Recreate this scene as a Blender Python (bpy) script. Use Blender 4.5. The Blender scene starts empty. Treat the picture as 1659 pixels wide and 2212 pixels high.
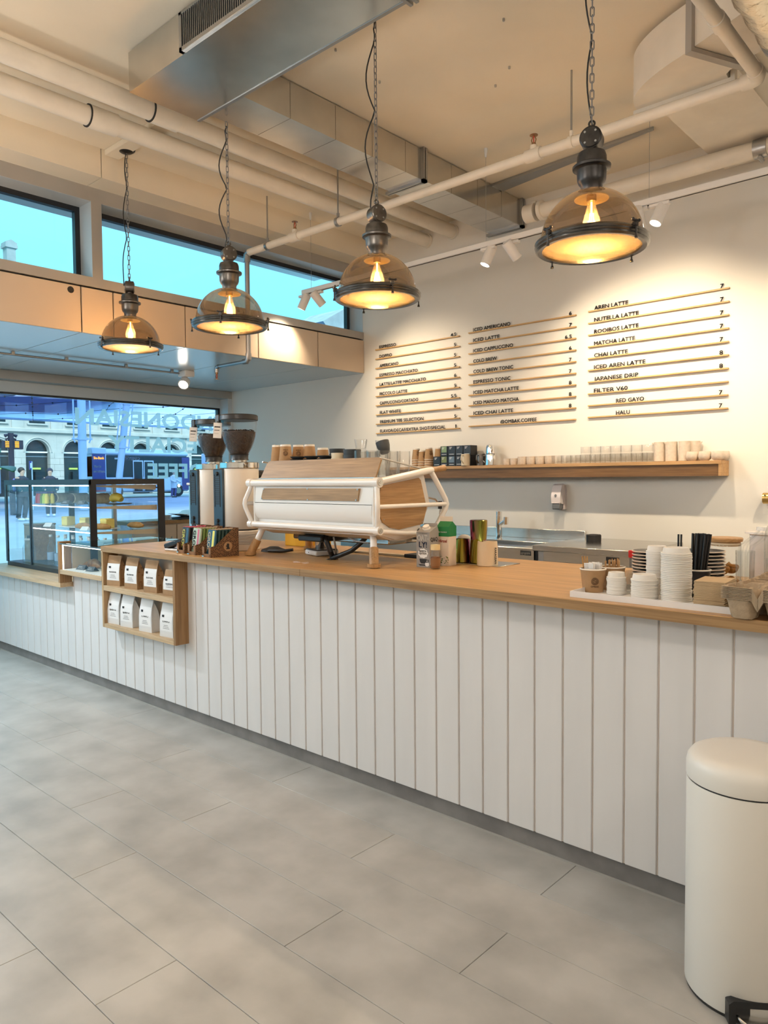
import bpy, math, random
from mathutils import Vector, Matrix, Euler
random.seed(7)
R = math.radians; PI = math.pi
C = bpy.context.scene
COL = C.collection

# ------------------------------------------------------------ camera
cam = bpy.data.cameras.new('camera'); co = bpy.data.objects.new('camera', cam); COL.objects.link(co)
cam.sensor_fit = 'VERTICAL'; cam.sensor_height = 36.0; cam.sensor_width = 27.0
cam.lens = 36.0 * 1595.98 / 2212; cam.clip_start = 0.05; cam.clip_end = 500
def cam_rot(yaw, pitch, roll):
    f = Vector((-math.sin(yaw) * math.cos(pitch), math.cos(yaw) * math.cos(pitch), math.sin(pitch)))
    r = f.cross(Vector((0, 0, 1))).normalized(); u = r.cross(f)
    c, s = math.cos(roll), math.sin(roll)
    r, u = c * r + s * u, -s * r + c * u
    return Matrix(((r.x, u.x, -f.x), (r.y, u.y, -f.y), (r.z, u.z, -f.z))).to_4x4()
co.matrix_world = Matrix.Translation((0, 0, 1.40)) @ cam_rot(R(42.13308), R(-2.57793), R(-0.48906))
C.camera = co
# ------------------------------------------------------------ sky, exposure
C.view_settings.view_transform = 'Standard'; C.view_settings.look = 'None'
C.view_settings.gamma = 1.0; C.view_settings.use_curve_mapping = False
C.view_settings.exposure = 0.0
w = bpy.data.worlds.new('overcast_sky'); C.world = w; w.use_nodes = True
nt = w.node_tree; nt.nodes.clear()
g = nt.nodes.new('ShaderNodeTexCoord'); sx = nt.nodes.new('ShaderNodeSeparateXYZ')
ramp = nt.nodes.new('ShaderNodeValToRGB'); bg = nt.nodes.new('ShaderNodeBackground'); wo = nt.nodes.new('ShaderNodeOutputWorld')
nt.links.new(g.outputs['Generated'], sx.inputs[0]); nt.links.new(sx.outputs['Z'], ramp.inputs[0])
nt.links.new(ramp.outputs[0], bg.inputs[0]); nt.links.new(bg.outputs[0], wo.inputs[0])
e = ramp.color_ramp.elements                       # overcast: zenith about twice the horizon
e[0].position = 0.0; e[0].color = (0.036, 0.125, 0.165, 1)
e[1].position = 0.9; e[1].color = (0.10, 0.25, 0.32, 1)
bg.inputs[1].default_value = 7.5
street_fill = bpy.data.lights.new('street_fill', 'SUN'); street_fill.energy = 4.8; street_fill.angle = R(35); street_fill.color = (.90, .97, 1.0)      # soft light added behind the shop to brighten the street fronts
so_ = bpy.data.objects.new('street_fill', street_fill); COL.objects.link(so_); so_.rotation_euler = Vector((-.66, .30, -.69)).to_track_quat('-Z', 'Y').to_euler()
C.cycles.use_denoising = True
C.cycles.max_bounces = 8; C.cycles.diffuse_bounces = 4; C.cycles.glossy_bounces = 3
C.cycles.transmission_bounces = 6; C.cycles.transparent_max_bounces = 14
C.cycles.sample_clamp_indirect = 6.0; C.cycles.caustics_reflective = False; C.cycles.caustics_refractive = False
SPOT_W = 85.0; BULB_W = 22.0
WARM = (1.0, 0.64, 0.32); SPOTC = (1.0, 0.80, 0.56)

ROOM_FILL = [(-5.2, -1.2), (-3.0, -1.2), (-.8, -1.2), (1.6, -1.2), (-4.4, .7), (-2.0, .9), (.8, .9), (1.9, 2.6)]      # unseen point lamps added behind the camera to light the room
for x, y in ROOM_FILL:
    l = bpy.data.lights.new('room_fill', 'POINT'); l.shadow_soft_size = .12; l.energy = 24; l.color = (1.0, .91, .82)
    o = bpy.data.objects.new('room_fill', l); COL.objects.link(o); o.location = (x, y, 2.35)

# ------------------------------------------------------------ materials
MAT = {}
def mat(name, col, rough=0.5, metal=0.0, var=0.0, scale=6.0, bump=0.0, stretch=(1, 1, 1), spec=0.5, coat=0.0, col2=None, emit=None, es=0.0, bscale=None, contrast=(0.35, 0.65)):
    m = bpy.data.materials.new(name); m.use_nodes = True; n = m.node_tree.nodes; l = m.node_tree.links
    b = n['Principled BSDF']; b.inputs['Base Color'].default_value = (*col, 1); b.inputs['Roughness'].default_value = rough
    b.inputs['Metallic'].default_value = metal; b.inputs['Specular IOR Level'].default_value = spec; b.inputs['Coat Weight'].default_value = coat
    if emit: b.inputs['Emission Color'].default_value = (*emit, 1); b.inputs['Emission Strength'].default_value = es
    if var > 0 or bump > 0 or col2:
        tc = n.new('ShaderNodeTexCoord'); mp = n.new('ShaderNodeMapping'); mp.inputs['Scale'].default_value = stretch
        no = n.new('ShaderNodeTexNoise'); no.inputs['Scale'].default_value = scale; no.inputs['Detail'].default_value = 6
        l.new(tc.outputs['Object'], mp.inputs[0]); l.new(mp.outputs[0], no.inputs[0])
        if var > 0 or col2:
            rp = n.new('ShaderNodeValToRGB'); c2 = col2 or tuple(max(0, c * (1 - var)) for c in col)
            rp.color_ramp.elements[0].position = contrast[0]; rp.color_ramp.elements[1].position = contrast[1]
            rp.color_ramp.elements[0].color = (*c2, 1); rp.color_ramp.elements[1].color = (*col, 1)
            l.new(no.outputs[0], rp.inputs[0]); l.new(rp.outputs[0], b.inputs['Base Color'])
        if bump > 0:
            src = no
            if bscale:
                src = n.new('ShaderNodeTexNoise'); src.inputs['Scale'].default_value = bscale; l.new(mp.outputs[0], src.inputs[0])
            bp = n.new('ShaderNodeBump'); bp.inputs['Strength'].default_value = bump; bp.inputs['Distance'].default_value = 0.004
            l.new(src.outputs[0], bp.inputs['Height']); l.new(bp.outputs[0], b.inputs['Normal'])
    MAT[name] = m; return m
def thin_glass(name, tint=(0.96, 0.98, 0.98), refl=1.0, rough=0.0, haze=0.0, hazecol=(1, 1, 1)):
    m = bpy.data.materials.new(name); m.use_nodes = True; n = m.node_tree.nodes; l = m.node_tree.links; n.clear()
    out = n.new('ShaderNodeOutputMaterial'); tr = n.new('ShaderNodeBsdfTransparent'); tr.inputs[0].default_value = (*tint, 1)
    gl = n.new('ShaderNodeBsdfGlossy'); gl.inputs['Roughness'].default_value = rough
    lw = n.new('ShaderNodeLayerWeight'); lw.inputs['Blend'].default_value = 0.5
    pw = n.new('ShaderNodeMath'); pw.operation = 'POWER'; pw.inputs[1].default_value = 3.0
    mu = n.new('ShaderNodeMath'); mu.operation = 'MULTIPLY_ADD'; mu.inputs[1].default_value = 0.7 * refl; mu.inputs[2].default_value = 0.05 * refl
    l.new(lw.outputs['Facing'], pw.inputs[0]); l.new(pw.outputs[0], mu.inputs[0])
    mx = n.new('ShaderNodeMixShader'); l.new(mu.outputs[0], mx.inputs[0]); l.new(tr.outputs[0], mx.inputs[1]); l.new(gl.outputs[0], mx.inputs[2])
    last = mx
    if haze > 0:
        df = n.new('ShaderNodeBsdfTranslucent'); df.inputs[0].default_value = (*hazecol, 1)
        m2 = n.new('ShaderNodeMixShader'); m2.inputs[0].default_value = haze
        l.new(mx.outputs[0], m2.inputs[1]); l.new(df.outputs[0], m2.inputs[2]); last = m2
    l.new(last.outputs[0], out.inputs[0]); MAT[name] = m; return m
def emis(name, col, s):
    m = bpy.data.materials.new(name); m.use_nodes = True; n = m.node_tree.nodes; n.clear()
    o = n.new('ShaderNodeOutputMaterial'); e = n.new('ShaderNodeEmission'); e.inputs[0].default_value = (*col, 1); e.inputs[1].default_value = s
    m.node_tree.links.new(e.outputs[0], o.inputs[0]); MAT[name] = m; return m
def wood(name, c1, c2, axis='x', rough=0.45, k=1.0):
    a, b = 1.6, 55
    st = {'x': (a, b, b), 'y': (b, a, b), 'z': (b, b, a)}[axis]; st2 = tuple(v * .22 if v == b else v * .8 for v in st)
    m = mat(name, c1, rough, 0, 0, 2.6 * k, 0.12, st, 0.4, 0, c2, contrast=(0.36, 0.62)); n = m.node_tree.nodes; l = m.node_tree.links
    bs = n['Principled BSDF']; src = bs.inputs['Base Color'].links[0].from_socket      # broad figure over the fine grain
    tc = n.new('ShaderNodeTexCoord'); mp = n.new('ShaderNodeMapping'); mp.inputs['Scale'].default_value = st2; no = n.new('ShaderNodeTexNoise'); no.inputs['Scale'].default_value = 2.0; no.inputs['Detail'].default_value = 3
    mr = n.new('ShaderNodeMapRange'); mr.inputs[1].default_value = .3; mr.inputs[2].default_value = .7; mr.inputs[3].default_value = .82; mr.inputs[4].default_value = 1.12
    vm = n.new('ShaderNodeVectorMath'); vm.operation = 'SCALE'
    l.new(tc.outputs['Object'], mp.inputs[0]); l.new(mp.outputs[0], no.inputs[0]); l.new(no.outputs[0], mr.inputs[0]); l.new(src, vm.inputs[0]); l.new(mr.outputs[0], vm.inputs['Scale']); l.new(vm.outputs[0], bs.inputs['Base Color'])
    return m

mat('white wall', (0.80, 0.77, 0.71), 0.85, var=0.03, scale=1.5, bump=0.05, bscale=120)
mat('ceiling paint', (0.88, 0.79, 0.64), 0.9, var=0.10, scale=1.3, bump=0.12, bscale=60)
mat('white pipe', (0.86, 0.80, 0.70), 0.5, var=0.10, scale=5)
mat('floor tile', (0.47, 0.455, 0.425), 0.40, var=0.0, scale=4.5, col2=(0.34, 0.33, 0.305), contrast=(0.30, 0.66), spec=0.4, bump=0.03, bscale=90)
mat('tile joint', (0.10, 0.09, 0.08), 0.9)
mat('white board', (0.72, 0.70, 0.69), 0.5, var=0.05, scale=3, stretch=(3, 3, .4))
mat('board groove', (0.66, 0.60, 0.55), 0.6)
mat('kick grey', (0.23, 0.215, 0.205), 0.55, var=0.25, scale=9)
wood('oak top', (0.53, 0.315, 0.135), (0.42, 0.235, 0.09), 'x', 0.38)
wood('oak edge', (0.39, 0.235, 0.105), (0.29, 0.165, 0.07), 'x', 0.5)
wood('oak pale', (0.60, 0.43, 0.26), (0.50, 0.34, 0.19), 'x', 0.45)
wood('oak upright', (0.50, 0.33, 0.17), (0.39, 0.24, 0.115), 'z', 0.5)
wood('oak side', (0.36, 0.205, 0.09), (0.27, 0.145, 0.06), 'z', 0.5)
wood('oak shelf', (0.55, 0.33, 0.15), (0.44, 0.25, 0.10), 'x', 0.45)
wood('dark fascia', (0.21, 0.11, 0.042), (0.15, 0.075, 0.028), 'x', 0.5)  # front board coloured darker than the oak shelf
wood('veneer', (0.42, 0.27, 0.14), (0.32, 0.20, 0.10), 'x', 0.45, 1.6)
wood('veneer side', (0.46, 0.27, 0.115), (0.35, 0.19, 0.075), 'y', 0.45, 1.6)
wood('leg wood', (0.48, 0.28, 0.12), (0.36, 0.20, 0.08), 'z', 0.45, 1.6)
wood('rail wood', (0.62, 0.40, 0.18), (0.52, 0.32, 0.13), 'x', 0.5)
mat('beige panel', (0.62, 0.50, 0.38), 0.45, var=0.04, scale=2)
mat('soffit panel', (0.52, 0.57, 0.59), 0.22, spec=0.6)
mat('grey trim', (0.40, 0.38, 0.35), 0.45, var=0.08, scale=4)
mat('daylit reveal', (0.55, 0.60, 0.63), 0.4)  # bluish daylight put into the reveal colour
mat('black frame', (0.012, 0.014, 0.018), 0.35)
mat('black plastic', (0.014, 0.014, 0.015), 0.38)
mat('black matte', (0.02, 0.02, 0.02), 0.7)
mat('dark blue panel', (0.025, 0.05, 0.075), 0.35)
mat('dark slate', (0.045, 0.05, 0.055), 0.45)
mat('galvanised', (0.66, 0.65, 0.62), 0.21, 1.0, var=0.13, scale=5, bump=0.02)
mat('steel', (0.66, 0.65, 0.62), 0.24, 1.0, var=0.07, scale=40, stretch=(.2, 6, 6))
mat('chrome', (0.85, 0.84, 0.82), 0.07, 1.0)
mat('zinc', (0.42, 0.43, 0.44), 0.38, 1.0)
mat('aged metal', (0.19, 0.175, 0.16), 0.34, 0.9, var=0.55, scale=14)
mat('dark aged metal', (0.085, 0.08, 0.078), 0.36, 0.85, var=0.5, scale=18)
mat('rim metal', (0.22, 0.215, 0.21), 0.25, 0.95, var=0.4, scale=20)
mat('brass', (0.62, 0.43, 0.16), 0.28, 1.0)
mat('bronze head', (0.36, 0.20, 0.10), 0.4, 0.8)
mat('red bulb', (0.6, 0.05, 0.03), 0.3)
mat('white gloss', (0.83, 0.80, 0.76), 0.25)
mat('white plastic', (0.80, 0.78, 0.76), 0.4)
mat('white enamel', (0.78, 0.75, 0.69), 0.36, spec=0.5)
mat('grinder beige', (0.70, 0.64, 0.56), 0.38)
mat('cream', (0.72, 0.60, 0.42), 0.35)
mat('stoneware', (0.70, 0.60, 0.49), 0.75, var=0.12, scale=60)
mat('lid white', (0.82, 0.76, 0.67), 0.6)
mat('lid paper', (0.76, 0.73, 0.68), 0.7)
mat('kraft', (0.42, 0.255, 0.125), 0.8, var=0.10, scale=40)
mat('kraft bag', (0.40, 0.24, 0.12), 0.75, var=0.12, scale=25)
mat('kraft pale', (0.56, 0.40, 0.25), 0.75, var=0.08, scale=25)
mat('kraft dark', (0.26, 0.125, 0.05), 0.8)
mat('napkin', (0.50, 0.36, 0.21), 0.9, var=0.06, scale=30)
mat('pulp', (0.42, 0.31, 0.20), 0.95, var=0.15, scale=70, bump=0.3, bscale=260)
mat('white bag', (0.72, 0.71, 0.70), 0.5, var=0.05, scale=12)
mat('grey bag side', (0.46, 0.44, 0.40), 0.6)
mat('label paper', (0.80, 0.79, 0.78), 0.55)
mat('ink', (0.02, 0.02, 0.022), 0.6)
mat('brown ink', (0.10, 0.05, 0.025), 0.7)
mat('letter black', (0.016, 0.015, 0.014), 0.5)
mat('paper white', (0.85, 0.84, 0.82), 0.6)
mat('carton grey', (0.32, 0.305, 0.29), 0.45)
mat('navy ink', (0.015, 0.03, 0.08), 0.5)
mat('green carton', (0.02, 0.22, 0.07), 0.4)
mat('milk carton', (0.78, 0.68, 0.57), 0.45)
mat('red ink', (0.45, 0.05, 0.03), 0.5)
mat('olive ink', (0.10, 0.16, 0.03), 0.6)
mat('cinnamon', (0.27, 0.11, 0.035), 0.9, var=0.2, scale=80)
mat('cream cap', (0.75, 0.60, 0.32), 0.4)
mat('bean', (0.055, 0.028, 0.016), 0.35, var=0.5, scale=60, bump=1.0, bscale=110)
mat('yellow box', (0.85, 0.48, 0.02), 0.5)
mat('choc green', (0.18, 0.27, 0.07), 0.5)
mat('choc dark', (0.012, 0.045, 0.04), 0.5)
mat('choc navy', (0.02, 0.09, 0.14), 0.5)
mat('choc pink', (0.55, 0.13, 0.17), 0.5)
mat('choc mint', (0.45, 0.55, 0.42), 0.5)
mat('choc red', (0.5, 0.03, 0.04), 0.5)
mat('choc yellow', (0.78, 0.68, 0.12), 0.5)
mat('choc black', (0.02, 0.02, 0.02), 0.5)
def lattice_mat(name, a, b, sc):
    m = mat(name, a, 0.8); n = m.node_tree.nodes; l = m.node_tree.links; bs = n['Principled BSDF']
    tc = n.new('ShaderNodeTexCoord'); mp = n.new('ShaderNodeMapping'); mp.inputs['Scale'].default_value = (sc, sc, sc * 1.0); mp.inputs['Rotation'].default_value = (R(35), 0, 0)
    ch = n.new('ShaderNodeTexVoronoi'); ch.inputs['Scale'].default_value = 1.0; ch.distance = 'CHEBYCHEV'
    rp = n.new('ShaderNodeValToRGB'); rp.color_ramp.elements[0].position = 0.28; rp.color_ramp.elements[1].position = 0.36
    rp.color_ramp.elements[0].color = (*b, 1); rp.color_ramp.elements[1].color = (*a, 1)
    ch.inputs['Randomness'].default_value = 0.25
    l.new(tc.outputs['Object'], mp.inputs[0]); l.new(mp.outputs[0], ch.inputs['Vector']); l.new(ch.outputs['Distance'], rp.inputs[0]); l.new(rp.outputs[0], bs.inputs['Base Color'])
lattice_mat('choc carton', (0.20, 0.10, 0.045), (0.035, 0.018, 0.01), 110)
mat('tea box', (0.014, 0.014, 0.016), 0.35)
mat('tea green', (0.22, 0.32, 0.17), 0.5); mat('tea olive', (0.18, 0.22, 0.08), 0.5); mat('tea blue', (0.13, 0.20, 0.27), 0.5)
mat('cake white', (0.75, 0.70, 0.60), 0.9, var=0.2, scale=40, bump=0.4, bscale=120)
mat('cake dark', (0.10, 0.06, 0.04), 0.9, var=0.5, scale=60)
mat('butter', (0.85, 0.70, 0.22), 0.5)
mat('banana', (0.78, 0.56, 0.05), 0.5, var=0.2, scale=12)
mat('bread', (0.50, 0.25, 0.07), 0.7, var=0.4, scale=25, bump=0.3)
mat('croissant', (0.38, 0.17, 0.05), 0.5, var=0.55, scale=22)
mat('pastry glaze', (0.55, 0.24, 0.045), 0.25, var=0.5, scale=30)
mat('leaf', (0.012, 0.10, 0.018), 0.35, var=0.3, scale=20)
mat('terracotta', (0.42, 0.20, 0.12), 0.8)
mat('soap white', (0.80, 0.72, 0.70), 0.3); mat('soap grey', (0.16, 0.165, 0.17), 0.3); mat('soap back', (0.66, 0.58, 0.56), 0.35)
mat('red plastic', (0.62, 0.02, 0.02), 0.4)
mat('cable black', (0.012, 0.012, 0.013), 0.45)
mat('chain grey', (0.26, 0.26, 0.27), 0.4, 0.9)
mat('foil', (0.72, 0.66, 0.55), 0.25, 1.0, bump=1.0, scale=25, bscale=45)
# outside
mat('stone', (0.50, 0.49, 0.45), 0.9, var=0.16, scale=1.2)
mat('stone dark', (0.37, 0.40, 0.39), 0.9, var=0.2, scale=2)
mat('asphalt', (0.34, 0.38, 0.42), 0.9, var=0.15, scale=.6)
mat('window dark', (0.02, 0.035, 0.04), 0.15)
mat('bus white', (0.62, 0.72, 0.78), 0.3); mat('bus dark', (0.012, 0.022, 0.03), 0.15); mat('bus blue', (0.045, 0.06, 0.22), 0.4)
mat('teal', (0.02, 0.35, 0.25), 0.5)
mat('column blue', (0.42, 0.52, 0.68), 0.5)
mat('lime', (0.55, 0.70, 0.12), 0.5)
mat('skin', (0.55, 0.34, 0.24), 0.6); mat('coat dark', (0.025, 0.03, 0.045), 0.8); mat('coat blue', (0.08, 0.08, 0.22), 0.8); mat('coat pale', (0.60, 0.64, 0.66), 0.8); mat('hair', (0.02, 0.014, 0.01), 0.6); mat('hair pale', (0.45, 0.40, 0.34), 0.6)
mat('tile roof', (0.30, 0.30, 0.30), 0.8)
thin_glass('clear glass', (0.95, 0.97, 0.97), 0.35)
thin_glass('sticker', (0.48, 0.46, 0.44), 0.1, haze=0.80, hazecol=(0.70, 0.64, 0.60))
thin_glass('window glass', (0.93, 0.97, 0.98), 0.35)
thin_glass('case glass', (0.90, 0.95, 0.96), 0.5)
thin_glass('green glass', (0.62, 0.74, 0.70), 1.3)
thin_glass('hopper', (0.95, 0.96, 0.965), 0.8)
thin_glass('tumbler', (0.985, 0.98, 0.97), 0.9, haze=0.035)
thin_glass('smoked glass', (0.49, 0.43, 0.38), 1.0, haze=0.03, hazecol=(0.30, 0.26, 0.22))
thin_glass('frosted glass', (0.62, 0.55, 0.42), 0.6, 0.25, haze=0.24, hazecol=(0.60, 0.43, 0.24))
thin_glass('bulb glass', (1.0, 0.90, 0.66), 0.8, haze=0.03, hazecol=(1, .8, .45))
thin_glass('canopy film', (0.36, 0.50, 0.98), 0.05, haze=0.78, hazecol=(0.56, 0.62, 0.98))
emis('filament', (1.0, 0.60, 0.18), 45.0)
emis('spot lens', (1.0, 0.93, 0.80), 30.0)
emis('led strip', (1.0, .93, .80), 5.0)
emis('case tube', (1.0, 0.97, 0.92), 8.0)
emis('amber led', (1.0, 0.42, 0.05), 2.2)
emis('headlight', (1.0, 0.95, 0.8), 4.0)
def film(name, cols):
    m = mat(name, (1, 1, 1), 0.16, 1.0); n = m.node_tree.nodes; l = m.node_tree.links; b = n['Principled BSDF']
    tc = n.new('ShaderNodeTexCoord'); sp = n.new('ShaderNodeSeparateXYZ'); no = n.new('ShaderNodeTexNoise'); no.inputs['Scale'].default_value = 9
    at = n.new('ShaderNodeMath'); at.operation = 'ARCTAN2'; l.new(tc.outputs['Object'], sp.inputs[0]); l.new(sp.outputs[1], at.inputs[0]); l.new(sp.outputs[0], at.inputs[1])
    mr = n.new('ShaderNodeMapRange'); mr.inputs[1].default_value = -PI; mr.inputs[2].default_value = PI
    l.new(at.outputs[0], mr.inputs[0]); rp = n.new('ShaderNodeValToRGB'); el = rp.color_ramp.elements
    el[0].color = (*cols[0], 1); el[1].color = (*cols[-1], 1)
    for k, c in enumerate(cols[1:-1]): x = el.new((k + 1) / (len(cols) - 1)); x.color = (*c, 1)
    l.new(mr.outputs[0], rp.inputs[0]); l.new(rp.outputs[0], b.inputs['Base Color'])
film('oil slick', [(0.30, 0.16, 0.03), (0.16, 0.02, 0.10), (0.34, 0.20, 0.03), (0.25, 0.27, 0.05), (0.30, 0.05, 0.12), (0.10, 0.04, 0.24), (0.34, 0.20, 0.04)])

# ------------------------------------------------------------ mesh helpers
class MB:
    def __init__(s): s.v = []; s.f = []
    def add(s, vs, fs):
        o = len(s.v); s.v += [tuple(x) for x in vs]; s.f += [tuple(i + o for i in f) for f in fs]; return s
    def box(s, x0, y0, z0, x1, y1, z1, b=0.0):
        x0, x1 = min(x0, x1), max(x0, x1); y0, y1 = min(y0, y1), max(y0, y1); z0, z1 = min(z0, z1), max(z0, z1)
        if b <= 0:
            return s.add([(x0, y0, z0), (x1, y0, z0), (x1, y1, z0), (x0, y1, z0), (x0, y0, z1), (x1, y0, z1), (x1, y1, z1), (x0, y1, z1)],
                         [(0, 3, 2, 1), (4, 5, 6, 7), (0, 1, 5, 4), (1, 2, 6, 5), (2, 3, 7, 6), (3, 0, 4, 7)])
        b = min(b, (x1 - x0) * .45, (y1 - y0) * .45, (z1 - z0) * .45)
        lo = (x0, y0, z0); hi = (x1, y1, z1); vs = []; ix = {}
        for sx in (0, 1):
            for sy in (0, 1):
                for sz in (0, 1):
                    for a in range(3):
                        p = []
                        for k, sg in enumerate((sx, sy, sz)):
                            val = hi[k] if sg else lo[k]
                            if k != a: val += -b if sg else b
                            p.append(val)
                        ix[(sx, sy, sz, a)] = len(vs); vs.append(p)
        fs = []; ctr = Vector(((x0 + x1) / 2, (y0 + y1) / 2, (z0 + z1) / 2))
        def put(f):
            P = [Vector(vs[i]) for i in f]; nn = (P[1] - P[0]).cross(P[2] - P[0])
            if nn.dot(sum(P, Vector()) / len(P) - ctr) < 0: f = f[::-1]
            fs.append(tuple(f))
        for a in range(3):
            u, v = [k for k in range(3) if k != a]
            for sg in (0, 1):
                q = []
                for su, sv in ((0, 0), (1, 0), (1, 1), (0, 1)):
                    k3 = [0, 0, 0]; k3[a] = sg; k3[u] = su; k3[v] = sv; q.append(ix[(*k3, a)])
                put(q)
        for a in range(3):      # edges along axis a
            u, v = [k for k in range(3) if k != a]
            for su in (0, 1):
                for sv in (0, 1):
                    k0 = [0, 0, 0]; k0[u] = su; k0[v] = sv; k1 = list(k0); k1[a] = 1
                    put([ix[(*k0, u)], ix[(*k1, u)], ix[(*k1, v)], ix[(*k0, v)]])
        for sx in (0, 1):
            for sy in (0, 1):
                for sz in (0, 1): put([ix[(sx, sy, sz, a)] for a in range(3)])
        return s.add(vs, fs)
    def cyl(s, p0, p1, r0, r1=None, n=16, caps=True):
        r1 = r0 if r1 is None else r1; p0 = Vector(p0); p1 = Vector(p1); d = (p1 - p0).normalized()
        a = d.orthogonal().normalized(); b = d.cross(a); vs = []
        for p, r in ((p0, r0), (p1, r1)):
            for i in range(n): t = 2 * PI * i / n; vs.append(p + a * (r * math.cos(t)) + b * (r * math.sin(t)))
        fs = [(i, (i + 1) % n, n + (i + 1) % n, n + i) for i in range(n)]
        if caps: fs += [tuple(range(n))[::-1], tuple(range(n, 2 * n))]
        return s.add(vs, fs)
    def lathe(s, prof, n=24, c=(0, 0, 0), caps=False, ribs=0, depth=0.0, sx=1.0, sy=1.0):
        vs = []; m = len(prof)
        for r, z in prof:
            for i in range(n):
                t = 2 * PI * i / n; q = r * (1 + depth * math.cos(ribs * t)) if ribs else r
                vs.append((c[0] + q * sx * math.cos(t), c[1] + q * sy * math.sin(t), c[2] + z))
        fs = [(k * n + i, k * n + (i + 1) % n, (k + 1) * n + (i + 1) % n, (k + 1) * n + i) for k in range(m - 1) for i in range(n)]
        if caps: fs += [tuple(range(n))[::-1], tuple(range((m - 1) * n, m * n))]
        return s.add(vs, fs)
    def tube(s, pts, r, n=8, closed=False, caps=True):
        P = [Vector(p) for p in pts]; m = len(P); vs = []; rr = r if isinstance(r, (list, tuple)) else [r] * m; prev = None
        for k in range(m):
            if closed: d = P[(k + 1) % m] - P[k - 1]
            else: d = P[min(k + 1, m - 1)] - P[max(k - 1, 0)]
            d.normalize()
            a = d.orthogonal().normalized() if prev is None else (prev - d * prev.dot(d)).normalized()
            prev = a; b = d.cross(a)
            for i in range(n): t = 2 * PI * i / n; vs.append(P[k] + a * (rr[k] * math.cos(t)) + b * (rr[k] * math.sin(t)))
        rng = range(m if closed else m - 1)
        fs = [(k * n + i, k * n + (i + 1) % n, ((k + 1) % m) * n + (i + 1) % n, ((k + 1) % m) * n + i) for k in rng for i in range(n)]
        if not closed and caps: fs += [tuple(range(n))[::-1], tuple(range((m - 1) * n, m * n))]
        return s.add(vs, fs)
    def prism(s, poly, axis, a, b):
        def P(u, v, w): return {'x': (w, u, v), 'y': (u, w, v), 'z': (u, v, w)}[axis]
        n = len(poly); vs = [P(u, v, a) for u, v in poly] + [P(u, v, b) for u, v in poly]
        return s.add(vs, [tuple(range(n)), tuple(range(n, 2 * n))[::-1]] + [(i, n + i, n + (i + 1) % n, (i + 1) % n) for i in range(n)])
    def ball(s, c, r, n=14, m=8, sq=(1, 1, 1)):
        pr = [(max(1e-5, math.sin(PI * k / m)), -math.cos(PI * k / m)) for k in range(m + 1)]
        o = len(s.v); s.lathe(pr, n)
        s.v[o:] = [(c[0] + x * r * sq[0], c[1] + y * r * sq[1], c[2] + z * r * sq[2]) for x, y, z in s.v[o:]]
        return s
    def quad(s, a, b, c, d): return s.add([a, b, c, d], [(0, 1, 2, 3)])
    def xf(s, M, start=0):
        s.v[start:] = [tuple(M @ Vector(p)) for p in s.v[start:]]; return s
def mesh(name, mb, m, smooth=True, ang=38):
    me = bpy.data.meshes.new(name); me.from_pydata(mb.v, [], mb.f)
    if m: me.materials.append(MAT[m] if isinstance(m, str) else m)
    import bmesh
    bm = bmesh.new(); bm.from_mesh(me); bmesh.ops.recalc_face_normals(bm, faces=bm.faces); bm.to_mesh(me); bm.free()
    if smooth:
        me.polygons.foreach_set('use_smooth', [True] * len(me.polygons)); me.set_sharp_from_angle(angle=R(ang))
    return me
def ob(name, mb, m, parent=None, label=None, smooth=True, kind=None, loc=None, rot=None):
    me = mb if isinstance(mb, bpy.types.Mesh) else mesh(name, mb, m, smooth)
    o = bpy.data.objects.new(name, me); COL.objects.link(o); o.parent = parent
    if loc is not None: o.location = loc
    if rot is not None: o.rotation_euler = rot
    if label: o['label'] = label
    if kind: o['kind'] = kind
    return o
NTH = ['zeroth', 'first', 'second', 'third', 'fourth', 'fifth', 'sixth', 'seventh', 'eighth', 'ninth', 'tenth', 'eleventh', 'twelfth', 'thirteenth', 'fourteenth', 'fifteenth', 'sixteenth', 'seventeenth', 'eighteenth', 'nineteenth', 'twentieth', 'twenty-first', 'twenty-second', 'twenty-third', 'twenty-fourth', 'twenty-fifth', 'twenty-sixth', 'twenty-seventh']
def from_top(k, n): return 'topmost' if k == n - 1 else 'lowest' if k == 0 else NTH[n - k] + ' from the top'
def thing(name, label, cat, loc=(0, 0, 0), rz=0.0, group=None):
    o = bpy.data.objects.new(name, None); COL.objects.link(o); o.location = loc; o.rotation_euler = (0, 0, rz); o.empty_display_size = .05
    o['label'] = label; o['category'] = cat
    if group: o['group'] = group
    return o
def tag(o, label, cat, group=None):
    o['label'] = label; o['category'] = cat
    if group: o['group'] = group
    return o
def struct(name, mb, m, smooth=True):
    return ob(name, mb, m, None, None, smooth, 'structure')
def dup(root, loc, rz=None, label=None, group=None, rot=None):
    r = root.copy(); COL.objects.link(r); r.location = loc
    if rz is not None: r.rotation_euler = (0, 0, rz)
    if rot is not None: r.rotation_euler = rot
    if label: r['label'] = label
    if group: r['group'] = group
    for ch in list(root.children):
        c = ch.copy(); COL.objects.link(c); c.parent = r
        for gch in list(ch.children):
            d = gch.copy(); COL.objects.link(d); d.parent = c
    return r
_tc = {}
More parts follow.
